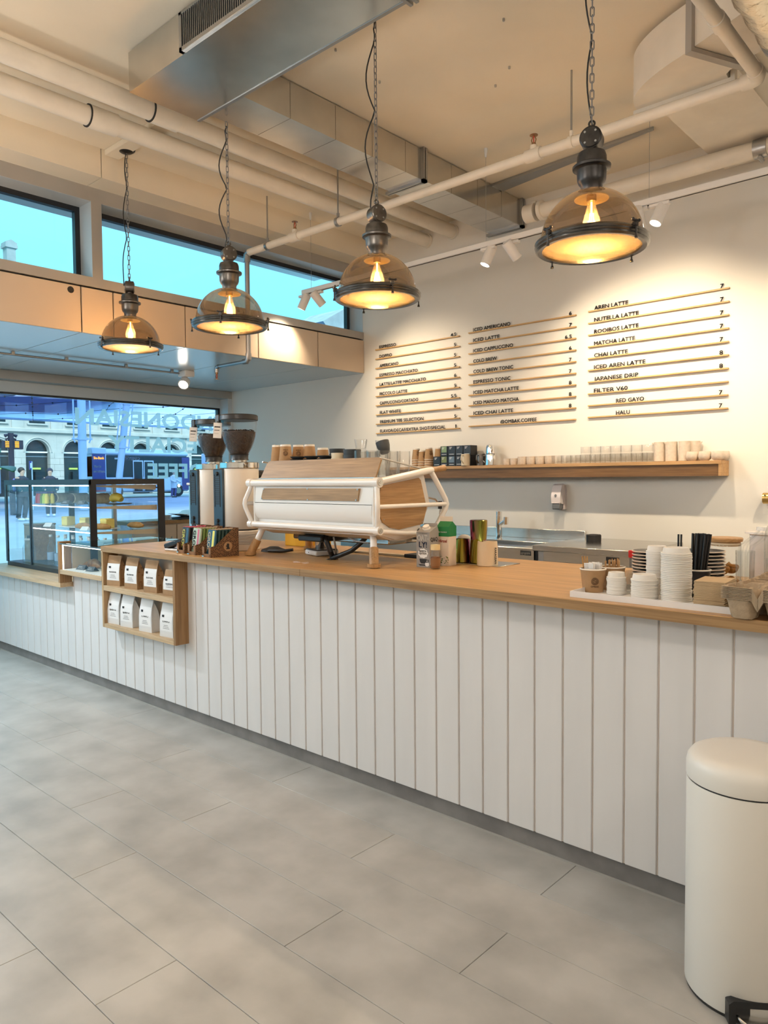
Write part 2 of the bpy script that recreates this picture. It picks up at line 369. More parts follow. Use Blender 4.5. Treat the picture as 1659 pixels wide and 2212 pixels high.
def txt(s, h, m, parent, loc, rot=(PI / 2, 0, 0), width=None, name='lettering', align='LEFT', bold=0.0, depth=0.0006, sq=1.0, mirror=False, label=None, off=0.0):
    key = (s, off)
    if key not in _tc:
        cu = bpy.data.curves.new('t', 'FONT'); cu.body = s; cu.size = 1.0; cu.offset = off; cu.resolution_u = 2; cu.extrude = 0.0
        t = bpy.data.objects.new('t', cu); me = t.to_mesh()
        vs = [tuple(v.co) for v in me.vertices]; fs = [tuple(p.vertices) for p in me.polygons]
        t.to_mesh_clear(); bpy.data.objects.remove(t); bpy.data.curves.remove(cu); _tc[key] = (vs, fs)
    vs, fs = _tc[key]
    xs = [v[0] for v in vs]; ys = [v[1] for v in vs]; x0, x1 = min(xs), max(xs)
    sy = h / 0.70; sxx = sy * sq if width is None else width / (x1 - x0)
    sh_ = {'LEFT': x0, 'CENTER': (x0 + x1) / 2, 'RIGHT': x1}[align]; mm = -1 if mirror else 1
    mb = MB(); mb.add([((v[0] - sh_) * sxx * mm, v[1] * sy, depth) for v in vs], fs)
    if bold > 0:                            # heavier strokes: the same outline laid down again a hair to each side
        v0, f0 = list(mb.v), list(mb.f); bx = h * .035
        for dx, dy in ((-bx, bx), (bx, -bx), (bx, bx)): mb.add([(v[0] + dx, v[1] + dy, v[2]) for v in v0], f0)
    me = bpy.data.meshes.new(name); me.from_pydata(mb.v, [], mb.f); me.materials.append(MAT[m])
    o = bpy.data.objects.new(name, me); COL.objects.link(o); o.parent = parent; o.location = loc; o.rotation_euler = rot
    if label: o['label'] = label
    return o
def rr(w, h, r, n=4, cx=0, cy=0):           # rounded rectangle outline
    p = []
    for sx, sy, a0 in ((1, 1, 0), (-1, 1, 90), (-1, -1, 180), (1, -1, 270)):
        for k in range(n + 1):
            a = R(a0 + 90 * k / n); p.append((cx + sx * (w / 2 - r) + r * math.cos(a), cy + sy * (h / 2 - r) + r * math.sin(a)))
    return p
def arc(c, r, a0, a1, n, plane='xz'):
    out = []
    for k in range(n + 1):
        a = R(a0 + (a1 - a0) * k / n); u, v = r * math.cos(a), r * math.sin(a)
        out.append({'xz': (c[0] + u, c[1], c[2] + v), 'yz': (c[0], c[1] + u, c[2] + v), 'xy': (c[0] + u, c[1] + v, c[2])}[plane])
    return out
# ============================================================ the setting
fl = struct('floor', MB().box(-6.83, -3.6, -0.16, 3.0, 4.92, -0.005), 'tile joint')
T0, TW, TL = 0.8945, 0.2490, 1.408
JO = {-1: -2.229, 0: -1.866, 1: -2.531, 2: -3.086, 3: -2.620, 4: -3.299, 5: -2.650, -2: -1.60, -3: -2.05, -4: -2.40, -5: -1.75, -6: -2.2, -7: -1.5, -8: -2.7}
GAP = 0.0016
for k in range(-8, 6):
    y0 = T0 + TW * k + GAP / 2; y1 = T0 + TW * (k + 1) - GAP / 2
    if k == 5: y1 = 2.45
    x = JO[k] - TL * math.ceil((JO[k] + 6.83) / TL)
    while x < 3.0:
        a, b = max(x, -6.83) + GAP / 2, min(x + TL, 3.0) - GAP / 2
        if b - a > .02: ob('floor_tile', MB().box(a, y0, -0.006, b, y1, 0.0, 0.0012), 'floor tile', fl, smooth=False)
        x += TL
rest = MB().box(-6.83, -3.6, -0.006, 3.0, T0 + TW * -8 - .001, 0.0); rest.box(-6.83, 2.452, -0.006, 3.0, 4.92, 0.0)
ob('floor_screed', rest, 'floor tile', fl)

ce = struct('ceiling', MB().box(-4.70, -3.6, 3.49, 3.0, 4.92, 3.62), 'ceiling paint')
ob('ceiling_rib', MB().box(-4.49, 2.36, 3.455, -3.4, 2.46, 3.49, .004), 'ceiling paint', ce)
for (x, y) in ((-1.905, 2.947), (-2.647, 2.526), (-2.634, 2.59), (-2.676, 2.952), (-2.10, 3.3), (-2.25, 3.4)):
    ob('anchor_stub', MB().cyl((x, y, 3.478), (x, y, 3.49), .006, n=6), 'grey trim', ce)
wb = struct('wall_back', MB().box(-7.0, 4.92, 0, -4.88, 5.05, 2.66).box(-4.88, 4.92, 0, 3.0, 5.05, 3.62), 'white wall')
struct('wall_right', MB().box(3.0, -3.6, 0, 3.12, 4.92, 3.62), 'white wall')
struct('wall_front', MB().box(-6.83, -3.72, 0, 3.0, -3.6, 3.62), 'white wall')
# left: low window band under the soffit, upper windows above it
wl = MB().box(-7.0, -3.6, 0, -6.83, 4.92, .32)
wl.box(-6.90, -3.6, 2.285, -6.68, 4.92, 2.36)                       # head beam of the low window
wl.box(-4.88, -3.6, 3.22, -4.68, 4.92, 3.62)                        # head of the upper windows
wl.box(-4.88, -3.6, 2.668, -4.68, 4.92, 2.73)                       # their sill
wl.box(-4.88, 2.36, 2.73, -4.68, 2.43, 3.22); wl.box(-4.88, -.9, 2.73, -4.68, -.83, 3.22)
struct('wall_left', wl, 'grey trim')
bh = struct('trim_1', MB().box(-4.68, -3.6, 3.31, -4.49, 2.335, 3.49).box(-4.68, 2.341, 3.31, -4.49, 4.92, 3.49), 'ceiling paint')
# soffit with its metal panels
so = struct('trim_2', MB().box(-6.90, -3.6, 2.375, -4.69, 4.92, 2.66), 'black matte')
seams = [-3.6, -2.3, -.9, .4, 1.55, 2.275, 2.495, 3.047, 3.708, 4.349, 4.92]
for a, b in zip(seams[:-1], seams[1:]):
    ob('face_panel', MB().box(-4.69, a + .004, 2.362, -4.676, b - .004, 2.655, .002), 'beige panel', so)
    ob('underside_panel', MB().box(-6.69, a + .003, 2.362, -4.692, b - .003, 2.376, .001), 'soffit panel', so)
ob('cable_hole', MB().cyl((-4.68, 2.207, 2.622), (-4.6735, 2.207, 2.622), .021, n=20), 'black matte', so)
struct('trim_3', MB().box(-5.75, -3.6, 3.46, -4.88, 5.3, 3.62), 'soffit panel')     # outer eave over the upper windows
struct('trim_4', MB().box(-6.88, 4.865, .32, -6.68, 4.92, 2.285).box(-6.88, -3.6, 2.19, -6.82, 4.87, 2.285), 'daylit reveal')
struct('trim_6', MB().box(-4.879, -3.6, 3.2185, -4.682, 4.919, 3.22).box(-4.879, 2.3585, 2.731, -4.682, 2.36, 3.2185).box(-4.879, 2.43, 2.731, -4.682, 2.4315, 3.2185).box(-4.879, 4.917, 2.731, -4.69, 4.9195, 3.2185), 'daylit reveal')  # thin liners added to carry the painted daylight tint
def window(name, x, y0, y1, z0, z1, fr, glass, bars=()):
    f = MB()
    f.box(x - .02, y0, z0, x + .02, y1, z0 + fr); f.box(x - .02, y0, z1 - fr, x + .02, y1, z1)
    f.box(x - .02, y0, z0 + fr, x + .02, y0 + fr, z1 - fr); f.box(x - .02, y1 - fr, z0 + fr, x + .02, y1, z1 - fr)
    for b in bars: f.box(x - .02, b - fr / 2, z0 + fr, x + .02, b + fr / 2, z1 - fr)
    o = struct(name, f, 'black frame')
    ob('pane', MB().box(x - .004, y0 + fr, z0 + fr, x + .004, y1 - fr, z1 - fr), glass, o, smooth=False)
    return o
window('window_1', -4.86, -.83, 2.36, 2.73, 3.22, .035, 'window glass')
window('window_2', -4.86, 2.43, 4.90, 2.73, 3.22, .035, 'window glass')
window('window_4', -4.86, -3.6, -.9, 2.73, 3.22, .035, 'window glass')
w3 = window('window_3', -6.85, -3.58, 4.865, .34, 2.20, .028, 'window glass', (-1.2,))
for s, y, z, h, wd in (('INDONESIAN', 4.865 - .02, 1.945, .150, 1.60), ('SPECIALTY', 4.865 - .02, 1.695, .150, 1.28), ('COFFEE', 4.865 - .02, 1.428, .148, .86)):
    txt(s, h, 'sticker', w3, (-6.856, y, z), (PI / 2, 0, -PI / 2), wd, 'window_lettering', off=0.03)
# ============================================================ ducts and pipes
t = thing('air_duct', 'galvanised steel supply duct with a slotted grille, hung across the lamps', 'air duct', (-2.0, 2.11, 3.29))
L = lambda x, y, z: (x + 2.0, y - 2.11, z - 3.29)
ob('duct_body', MB().box(*L(-3.38, 1.913, 3.29), *L(1.2, 2.315, 3.478)), 'galvanised', t, smooth=False)
fm = MB(); gx0, gx1, gz0, gz1 = -2.925, -2.15, 3.300, 3.470
for a in ((gx0, gz0, gx1, gz0 + .018), (gx0, gz1 - .012, gx1, gz1), (gx0, gz0, gx0 + .02, gz1), (gx1 - .02, gz0, gx1, gz1)):
    fm.box(*L(a[0], 1.902, a[1]), *L(a[2], 1.914, a[3]))
gr = ob('grille_frame', fm, 'zinc', t)
ob('grille_back', MB().box(*L(gx0 + .02, 1.9095, gz0 + .018), *L(gx1 - .02, 1.9128, gz1 - .012)), 'black matte', t)
sl = MB(); x = gx0 + .03
while x < gx1 - .025: sl.box(*L(x, 1.904, gz0 + .018), *L(x + .004, 1.909, gz1 - .012)); x += .0145
ob('grille_slat', sl, 'zinc', gr, kind='stuff')
ob('duct_flange', MB().box(*L(-1.945, 1.895, 3.278), *L(-1.93, 2.333, 3.489)).box(*L(-1.915, 1.895, 3.278), *L(-1.90, 2.333, 3.489)), 'zinc', t)
ob('bottom_fold', MB().box(*L(-3.38, 2.30, 3.2865), *L(1.2, 2.316, 3.29)), 'zinc', t)
t = thing('branch_duct', 'galvanised steel branch duct running to the menu wall', 'air duct', (-3.146, 3.6, 3.29))
L = lambda x, y, z: (x + 3.146, y - 3.6, z - 3.29)
sy = [2.317, 2.62, 2.95, 3.25, 3.55, 3.72, 4.02, 4.32, 4.62, 4.90]
for a, b in zip(sy[:-1], sy[1:]): ob('duct_section', MB().box(*L(-3.285, a + .0012, 3.29), *L(-3.008, b - .0012, 3.480)), 'galvanised', t, smooth=False)
for y in (3.70, 4.868):
    f = MB()
    for q in (0, .022): f.box(*L(-3.31, y + q, 3.272), *L(-2.985, y + q + .014, 3.29)).box(*L(-3.008, y + q, 3.272), *L(-2.985, y + q + .014, 3.486))
    ob('duct_flange', f, 'zinc', t)
# two large white pipes by the windows
for x, z, nm in ((-3.665, 3.40, 'thick white pipe nearer the duct, running over the coffee machine'), (-3.935, 3.385, 'thick white pipe nearer the windows, with a rubber ring joint')):
    t = thing('ceiling_pipe', nm, 'pipe', (x, 2.0, z), 0, 'pair of white ceiling pipes')
    ob('pipe_run', MB().cyl((0, -5.0, 0), (0, 2.915, 0), .052, n=28), 'white pipe', t)
    ys = -.02 if x < -3.8 else .20
    ob('socket_joint', MB().cyl((0, ys, 0), (0, ys + .16, 0), .060, n=28), 'white pipe', t)
    ob('rubber_ring', MB().cyl((0, ys - .006, 0), (0, ys, 0), .0605, n=28), 'black matte', t)
    ob('pipe_collar', MB().cyl((0, 2.895, 0), (0, 2.918, 0), .058, n=28), 'white pipe', t)
# sprinkler pipe
t = thing('sprinkler_pipe', 'slim white sprinkler pipe on hanger rods with upright heads', 'pipe', (-2.5, 3.55, 3.128))
def SP(x, y=3.55, z=3.128): return (x + 2.5, y - 3.55, z - 3.128)
ob('pipe_run', MB().cyl(SP(-4.57), SP(-1.0), .026, n=18), 'white pipe', t)
ob('return_run', MB().cyl(SP(-.985, 3.53), SP(-.985, -2.5), .028, n=18).cyl(SP(-.985, 3.05), SP(-.985, 2.98), .033, n=18), 'white pipe', t)
ob('elbow', MB().tube([SP(-1.06), SP(-1.02), SP(-.995, 3.54), SP(-.985, 3.515), SP(-.985, 3.47)], .034, 14), 'white pipe', t)
ob('drop_pipe', MB().cyl(SP(-4.60, 3.55, 3.10), SP(-4.60, 3.55, 2.33), .019, n=16).cyl(SP(-4.61, 3.55, 2.312), SP(-5.0, 3.55, 2.312), .015, n=14), 'zinc', t, 'bare grey metal pipe')
ob('drop_elbow', MB().tube([SP(-4.55), SP(-4.585), SP(-4.60, 3.55, 3.115), SP(-4.60, 3.55, 3.06)], .026, 12).tube([SP(-4.60, 3.55, 2.37), SP(-4.60, 3.55, 2.325), SP(-4.615, 3.55, 2.312), SP(-4.66, 3.55, 2.312)], .023, 12).tube([SP(-4.98, 3.55, 2.312), SP(-5.01, 3.55, 2.308), SP(-5.016, 3.55, 2.295), SP(-5.016, 3.55, 2.265)], .019, 10), 'zinc', t)
def head(x, z0, up=1):
    m = MB(); q = lambda z: SP(x, 3.55, z0 + up * z)
    m.cyl(q(0), q(.012), .012, n=10); m.cyl(q(.052), q(.055), .022, n=14)
    for s in (-1, 1): m.tube([(q(.012)[0] + s * .008, q(0)[1], q(.012)[2]), (q(0)[0] + s * .014, q(0)[1], q(.03)[2]), (q(0)[0] + s * .004, q(0)[1], q(.052)[2])], .003, 5)
    h = ob('sprinkler_head', m, 'bronze head', t, 'bronze sprinkler head'); ob('glass_ampoule', MB().cyl(q(.014), q(.05), .003, n=6), 'red bulb', h)
for x in (-4.044, -2.106):
    ob('tee', MB().cyl(SP(x - .045), SP(x + .045), .034, n=16).cyl(SP(x), SP(x, 3.55, 3.178), .024, .019, n=14), 'white pipe', t); head(x, 3.178)
head(-5.016, 2.265, -1)
for x in (-4.35, -3.605, -1.885):
    ob('hanger_rod', MB().cyl(SP(x, 3.55, 3.16), SP(x, 3.55, 3.49), .0055, n=8), 'zinc', t)
    ob('pipe_clamp', MB().cyl(SP(x - .012), SP(x + .012), .031, n=16).cyl(SP(x, 3.55, 3.155), SP(x, 3.55, 3.185), .010, n=8), 'zinc' if x < -3 else 'white pipe', t)
# pipe along the menu wall
t = thing('wall_pipe', 'wide white pipe under the ceiling along the menu wall, with end coupling', 'pipe', (-2.73, 4.60, 3.246))
ob('pipe_run', MB().cyl((.05, 0, 0), (4.5, 0, 0), .0485, n=24), 'white pipe', t)
ob('end_coupling', MB().cyl((-.06, 0, 0), (.02, 0, 0), .062, n=24).cyl((.05, 0, 0), (.075, 0, 0), .066, n=24).box(-.01, -.02, .05, .03, .02, .075, .006), 'white pipe', t)
ob('bolt', MB().cyl((-.075, 0, 0), (-.06, 0, 0), .02, n=8), 'zinc', t)
ob('coupling', MB().cyl((1.43, 0, 0), (1.50, 0, 0), .054, n=24).cyl((1.465, -.03, -.06), (1.465, .03, -.06), .012, n=8), 'zinc', t)
t = thing('shadow_band', 'flat grey tray fixed under the ceiling behind the sprinkler pipe', 'cable tray', (-2.4, 4.5, 3.47))  # flat wedge standing in for a grey band of shade on the ceiling
ob('band_body', MB().add([(-.62, -.0, 0), (-.60, .13, 0), (.58, -.05, 0), (.58, -.06, 0), (-.62, 0, .02), (-.60, .13, .02), (.58, -.05, .02), (.58, -.06, .02)], [(0, 1, 2, 3), (4, 7, 6, 5), (0, 4, 5, 1), (1, 5, 6, 2), (2, 6, 7, 3), (3, 7, 4, 0)]), 'zinc', t)
# white sheet-metal duct bend, top right
t = thing('duct_bend', 'white painted duct bend with angle flanges, near the right corner of the ceiling', 'air duct', (-1.3, 3.5, 3.25))
A1, A2, B1, B2 = (-1.21, 3.35), (-1.085, 3.62), (-1.60, 3.70), (-1.155, 3.735)
c0_, c1_, c2_ = A1, (-1.60, 3.49), B1                # one smooth sweep from the first flange to the second
outer = [tuple((1 - u) ** 2 * c0_[q] + 2 * u * (1 - u) * c1_[q] + u * u * c2_[q] for q in (0, 1)) for u in [k / 18 for k in range(19)]]
inner = [B2, (-1.165, 3.70), (-1.160, 3.66), (-1.135, 3.635), A2]
ob('bend_body', MB().prism([(x + 1.3, y - 3.5) for x, y in outer + inner], 'z', 0, .21), 'white pipe', t)
d = Vector((A2[0] - A1[0], A2[1] - A1[1], 0)).normalized(); nrm = Vector((d.y, -d.x, 0))
a = Vector((A1[0] + 1.3, A1[1] - 3.5, 0)); b = Vector((A2[0] + 1.3, A2[1] - 3.5, 0))
P = [a, b, b + nrm * 1.3, a + nrm * 1.3]
ob('duct_leg', MB().prism([(p.x, p.y) for p in P], 'z', .004, .206), 'white pipe', t)
fa = MB()
for lo, hi in ((-.02, .0), (.21, .228)):
    P = [a - d * .02 - nrm * .012, b + d * .02 - nrm * .012, b + d * .02 + nrm * .022, a - d * .02 + nrm * .022]; fa.prism([(p.x, p.y) for p in P], 'z', lo, hi)
for c0, s in ((a, -1), (b, 1)):
    P = [c0 - nrm * .012, c0 + d * (s * .02) - nrm * .012, c0 + d * (s * .02) + nrm * .022, c0 + nrm * .022]; fa.prism([(p.x, p.y) for p in P], 'z', 0, .21)
ob('angle_flange', fa, 'grey trim', t)
fb = MB().box(B1[0] + 1.28, .20, -.018, B2[0] + 1.32, .232, 0).box(B2[0] + 1.3, .20, 0, B2[0] + 1.32, .235, .21)
ob('angle_flange', fb, 'white pipe', t)
ob('duct_tail', MB().box(-.26, .235, .055, .16, 1.41, .225), 'white pipe', t)
t = thing('foil_duct', 'crinkled foil flexible duct in the top right corner of the ceiling', 'air duct', (-.80, 3.0, 3.118))
m = MB(); pr = []
for k in range(70): pr.append((.094 + .0045 * math.sin(k * 1.9) + random.uniform(-.002, .002), -1.3 + k * .042))
m.lathe(pr, 26); m.xf(Matrix.Rotation(PI / 2, 4, 'X')); ob('foil_sleeve', m, 'foil', t)
ob('tape_band', MB().cyl((0, .22, 0), (0, .26, 0), .100, n=26), 'zinc', t)

# ============================================================ track and spotlights
t = thing('lighting_track', 'white ceiling track hung on thin wires before the menu wall', 'lighting track', (-2.4, 4.0, 2.87))
ob('rail', MB().box(-2.07, -.018, 0, 2.9, .018, .034, .003), 'white plastic', t)
ob('rail_slot', MB().box(-2.0, -.006, -.0012, 2.9, .006, .0), 'black matte', t)
for x in (-4.37, -2.72, -1.66, -.3):
    ob('hanging_wire', MB().cyl((x + 2.4, 0, .03), (x + 2.4, 0, .60), .0013, n=6), 'zinc', t)
    ob('wire_cone', MB().cyl((x + 2.4, 0, .62), (x + 2.4, 0, .565), .012, .006, n=10), 'white plastic', t)
SPOTS = [(-4.455, (-5.35, 3.6, 0.9), 'leftmost lit white spotlight on the track, before the upper window', True, .5),
         (-4.30, (-3.95, 4.92, 1.75), 'white spotlight second from the left end of the track, turned to the wall', False, .8),
         (-2.70, (-3.25, 3.45, 1.0), 'lit white spotlight above the middle menu column, tilted to the left', True, .9),
         (-2.53, (-2.15, 4.92, 1.75), 'white spotlight above the middle menu column, tilted to the right', False, .75),
         (-1.60, (-2.1, 3.3, 1.0), 'lit white spotlight right of the big nearest pendant lamp', True, .9),
         (-1.72, (-1.9, 4.92, 2.0), 'white spotlight mostly hidden behind the nearest pendant lamp', False, .75)]
EXTRA = [(-.55, (-1.0, 4.92, 1.6), 1.1), (-.2, (-.5, 2.9, 1.0), .9), (.5, (.3, 4.92, 1.7), 1.0)]
def spot_lamp(T, org, d, e, ang=105):
    l = bpy.data.lights.new('spot', 'SPOT'); l.energy = SPOT_W * e; l.color = SPOTC; l.spot_size = R(ang); l.spot_blend = 1.0; l.shadow_soft_size = .02
    o = bpy.data.objects.new('spot_bulb', l); COL.objects.link(o); o.parent = T
    o.location = org + d * .075; o.rotation_euler = d.to_track_quat('-Z', 'Y').to_euler()
def spotlight(x, aim, label, e):
    piv = Vector((x, 4.0, 2.815)); d = (Vector(aim) - piv).normalized()
    T = thing('track_spotlight', label, 'spotlight', piv, 0, 'spotlights on the track')
    q = d.to_track_quat('Z', 'Y').to_matrix().to_4x4()
    ob('adapter', MB().box(-.055, -.016, .035, .055, .016, .053, .003), 'white plastic', T)
    ob('stem', MB().cyl((0, 0, .03), (0, 0, .0), .008, n=10), 'white plastic', T)
    ob('housing', MB().lathe([(.0, -.06), (.031, -.06), (.033, -.056), (.033, .064), (.029, .064), (.028, .056)], 24).xf(q), 'white plastic', T)
    ob('lens', MB().cyl((0, 0, .052), (0, 0, .058), .028, n=22).xf(q), 'spot lens', T, 'glowing lens')
    spot_lamp(T, Vector((0, 0, 0)), d, e)
for x, aim, lb, lit, e in SPOTS: spotlight(x, aim, lb, e)
for x, aim, e in EXTRA: spotlight(x, aim, 'white spotlight on the track beyond the right edge, at x %s' % ('near' if x < -.3 else 'middle' if x < .2 else 'far'), e)
# soffit downlight with its conduit
t = thing('soffit_spotlight', 'round white swivel spotlight under the soffit at the end of a conduit', 'spotlight', (-5.68, 3.70, 2.362))
ob('mount_box', MB().box(-.06, -.05, -.055, .06, .05, 0, .008), 'white plastic', t)
dd = Vector((.50, -.62, -.60)).normalized(); q = Matrix.Translation((.0, -.02, -.10)) @ dd.to_track_quat('Z', 'Y').to_matrix().to_4x4()
ob('swivel_head', MB().lathe([(0, -.045), (.03, -.04), (.045, -.02), (.048, .02), (.048, .045), (.040, .045), (.036, .035)], 24).xf(q), 'white plastic', t)
ob('lens', MB().cyl((0, 0, .034), (0, 0, .040), .037, n=22).xf(q), 'spot lens', t, 'glowing lens')
spot_lamp(t, Vector((0, -.02, -.10)), dd, .45, 95)
for y in (1.25, -.3, -1.9):                     # unseen cool spots added beyond the left edge to brighten floor and boards
    l = bpy.data.lights.new('soffit_fill', 'SPOT'); l.energy = 120; l.color = (.82, .93, 1.0); l.spot_size = R(150); l.spot_blend = 1; l.shadow_soft_size = .05
    o = bpy.data.objects.new('soffit_fill', l); COL.objects.link(o); o.location = (-5.5, y, 2.28); o.rotation_euler = Vector((.45, .25, -.8)).to_track_quat('-Z', 'Y').to_euler()
t = thing('conduit_pipe', 'thin grey conduit clipped under the soffit', 'conduit', (-5.72, 3.0, 2.34))
ob('conduit', MB().cyl((0, -5.5, 0), (0, .66, 0), .009, n=10), 'zinc', t)
for y in (-1.5, -.75, -.35, .15, .58): ob('clip', MB().box(-.013, y - .012, -.006, .013, y + .012, .022, .002), 'zinc', t)

# ============================================================ pendant lamps
def link_mesh():
    p = []
    for k in range(7): a = PI * k / 6; p.append((.0065 * math.cos(a), 0, .0105 + .0065 * math.sin(a)))
    for k in range(7): a = PI + PI * k / 6; p.append((.0065 * math.cos(a), 0, -.0105 + .0065 * math.sin(a)))
    return mesh('chain_link', MB().tube(p, .0021, 6, closed=True), 'chain grey')
LINK = link_mesh()
def pendant(x, y, z, ztop, phi, label, shiny=True, twist=0.4, wob=1, rose=True):
    T = thing('pendant_lamp', label, 'pendant lamp', (x, y, z), 0, 'industrial pendant lamps')
    dome = [(.178 * math.cos(a), .012 + .178 * math.sin(a)) for a in [R(k * 86 / 14) for k in range(15)]]
    sh = ob('glass_dome', MB().lathe(dome, 48), 'smoked glass', T, 'smoked brown glass')
    rim = [(.172, -.018), (.188, -.020), (.196, -.014), (.193, -.008), (.199, -.003), (.195, .003), (.199, .008), (.194, .014), (.186, .018), (.178, .020), (.174, .014), (.172, -.018)]
    rg = ob('rim_ring', MB().lathe(rim, 56), 'rim metal', T)
    ob('bottom_glass', MB().lathe([(.0005, -.010), (.172, -.010)], 48), 'frosted glass', T, 'frosted glass')
    for k in range(4):
        a = twist + k * PI / 2; q = Matrix.Rotation(a, 4, 'Z')
        m = MB().box(.190, -.008, .004, .208, .008, .022, .003).cyl((.203, 0, -.030), (.203, 0, .012), .003, n=8).cyl((.203, 0, -.034), (.203, 0, -.024), .0065, .0045, n=8).cyl((.203, -.014, .024), (.203, .014, .024), .0045, n=8).ball((.203, -.014, .026), .006, 8, 5).ball((.203, .014, .026), .006, 8, 5)
        ob('rim_clamp', m.xf(q), 'dark aged metal', rg)
    am = 'dark aged metal' if shiny == 2 else 'aged metal'
    cap = [(.0, .184), (.035, .184), (.038, .205), (.045, .212), (.050, .225), (.052, .258), (.056, .262), (.066, .264), (.067, .272), (.056, .276), (.052, .280), (.0515, .305), (.047, .318), (.038, .322), (.020, .324), (.0, .324)]
    ob('motor_cap', MB().lathe(cap, 32), am, T)
    ob('socket', MB().cyl((0, 0, .150), (0, 0, .186), .017, n=16), 'brass', T)
    ob('inner_plate', MB().lathe([(.017, .172), (.045, .168), (.060, .158), (.061, .161), (.046, .172), (.017, .176)], 32), 'brass', T)
    b = ob('bulb', MB().lathe([(.0135, .150), (.015, .135), (.022, .110), (.029, .085), (.031, .068), (.026, .050), (.014, .040), (.0005, .037)], 24), 'bulb glass', T, 'clear teardrop bulb')
    fi = MB()
    for k in range(6): a = k * PI / 3; fi.cyl((.010 * math.cos(a), .010 * math.sin(a), .060), (.006 * math.cos(a), .006 * math.sin(a), .108), .0018, n=6)
    ob('filament', fi.cyl((0, 0, .11), (0, 0, .148), .003, n=6), 'filament', b, 'glowing filament')
    l = bpy.data.lights.new('bulb', 'POINT'); l.energy = BULB_W; l.color = WARM; l.shadow_soft_size = .018
    o = bpy.data.objects.new('bulb_light', l); COL.objects.link(o); o.parent = T; o.location = (0, 0, .078)
    ax = Vector((math.cos(phi), math.sin(phi), 0)); c = Vector((0, 0, .366))
    m = MB().cyl(c - ax * .024, c + ax * .024, .039, n=28).cyl(c - ax * .028, c - ax * .024, .033, .037, n=28).cyl(c + ax * .024, c + ax * .028, .037, .033, n=28)
    pd = ob('pivot_disc', m, am, T)
    s = ax.cross(Vector((0, 0, 1)))
    for k in range(4):
        a = PI / 4 + k * PI / 2; p = c + s * (.026 * math.cos(a)) + Vector((0, 0, .026 * math.sin(a)))
        ob('screw', MB().cyl(p + ax * .027, p + ax * .031, .004, n=8).cyl(p - ax * .027, p - ax * .031, .004, n=8), 'zinc', pd)
    ob('neck', MB().cyl((0, 0, .322), (0, 0, .333), .02, n=12), am, T)
    ob('hanging_eye', MB().tube([(s.x * .010 * math.cos(a), s.y * .010 * math.cos(a), .421 + .010 * math.sin(a)) for a in [2 * PI * k / 12 for k in range(12)]], .0038, 6, closed=True).cyl((0, 0, .403), (0, 0, .414), .006, n=8), am, T)
    zz = .436; k = 0; top = ztop - z
    while zz < top - .028:
        o = ob('chain_link', LINK, None, T); o.location = (0, 0, zz); o.rotation_euler = (0, 0, phi + (PI / 2 if k % 2 else 0) + .3); zz += .0285; k += 1
    if rose: ob('ceiling_rose', MB().lathe([(0, top - .045), (.012, top - .045), (.035, top - .040), (.052, top - .028), (.058, top - .010), (.058, top)], 28), 'dark aged metal', T)
    pts = []; n = 26; ph = random.uniform(0, 3)
    for k in range(n + 1):
        u = k / n; zc = .375 + (top - .04 - .375) * u; am2 = .035 * wob * math.sin(u * PI) ** .5
        side = -abs(math.sin(u * 2.6 * PI + ph)) * .8 if k not in (0, n) else 0
        r0 = ax * (-.033) * (1 - u) ** 3
        pts.append((r0.x + am2 * side * .75, r0.y + am2 * side * .66, zc))
    ob('power_cable', MB().tube(pts, .0032, 6), 'cable black', T)
    return T
pendant(-4.345, 2.43, 2.252, 3.455 + .035, 1.06, 'farthest smoked glass pendant lamp, hung before the beige soffit panels', 1, .075, .9)
pendant(-3.25, 2.39, 2.222, 3.29, -.35, 'second farthest smoked glass pendant lamp, bright sky showing through its dome', 1, -.86, 1.7, False)
pendant(-2.305, 2.515, 2.232, 3.49, -.30, 'second nearest smoked glass pendant lamp, left of the menu columns', 1, -.497, 1.7, False)
pendant(-1.24, 2.485, 2.228, 3.49, -1.30, 'nearest and largest looking smoked glass pendant lamp, above the long counter', 2, -.323, .9)
# ============================================================ long counter
ZT = 0.983
ct = thing('counter', 'long coffee counter clad in upright white boards above a grey plinth', 'counter', (-2.8, 2.375, 0))
def K(x, y, z): return (x + 2.8, y - 2.375, z)
ob('plinth', MB().box(*K(-6.82, 2.392, 0.0), *K(1.4, 2.42, .0785)), 'kick grey', ct)
ob('plinth_seal', MB().box(*K(-6.82, 2.387, 0.0), *K(1.4, 2.392, .006)), 'grey trim', ct)
bk = MB().box(*K(-3.665, 2.377, .0785), *K(1.4, 2.42, .947)).box(*K(-4.52, 2.396, .0785), *K(-3.665, 2.42, .947)).box(*K(-4.52, 2.377, .0785), *K(-3.665, 2.396, .460)).box(*K(-5.12, 2.377, .0785), *K(-4.52, 2.42, .756)).box(*K(-6.82, 2.377, .0785), *K(-5.12, 2.42, .659))
bk.box(*K(-4.5, 3.0, .0), *K(1.4, 3.2, .947)).box(*K(1.38, 2.42, 0), *K(1.4, 3.2, .947))
ob('carcass', bk, 'board groove', ct)
x = -0.7097 + .1154 * 18
while x > -6.8:
    a, b = x - .1154 + .0035, x - .0035
    a = max(a, -6.815); top = .947
    def brd(a, b, top): ob('board', MB().box(*K(a, 2.371, .0785), *K(b, 2.380, top), .0022), 'white board', ct, smooth=False)
    mid = (a + b) / 2
    top = .659 if mid < -5.12 else .756 if mid < -4.52 else .460 if mid < -3.665 else .947
    brd(a, b, top); x -= .1154
wt = thing('worktop', 'oak worktop running the whole length of the white counter', 'worktop', (-2.0, 2.8, .948))
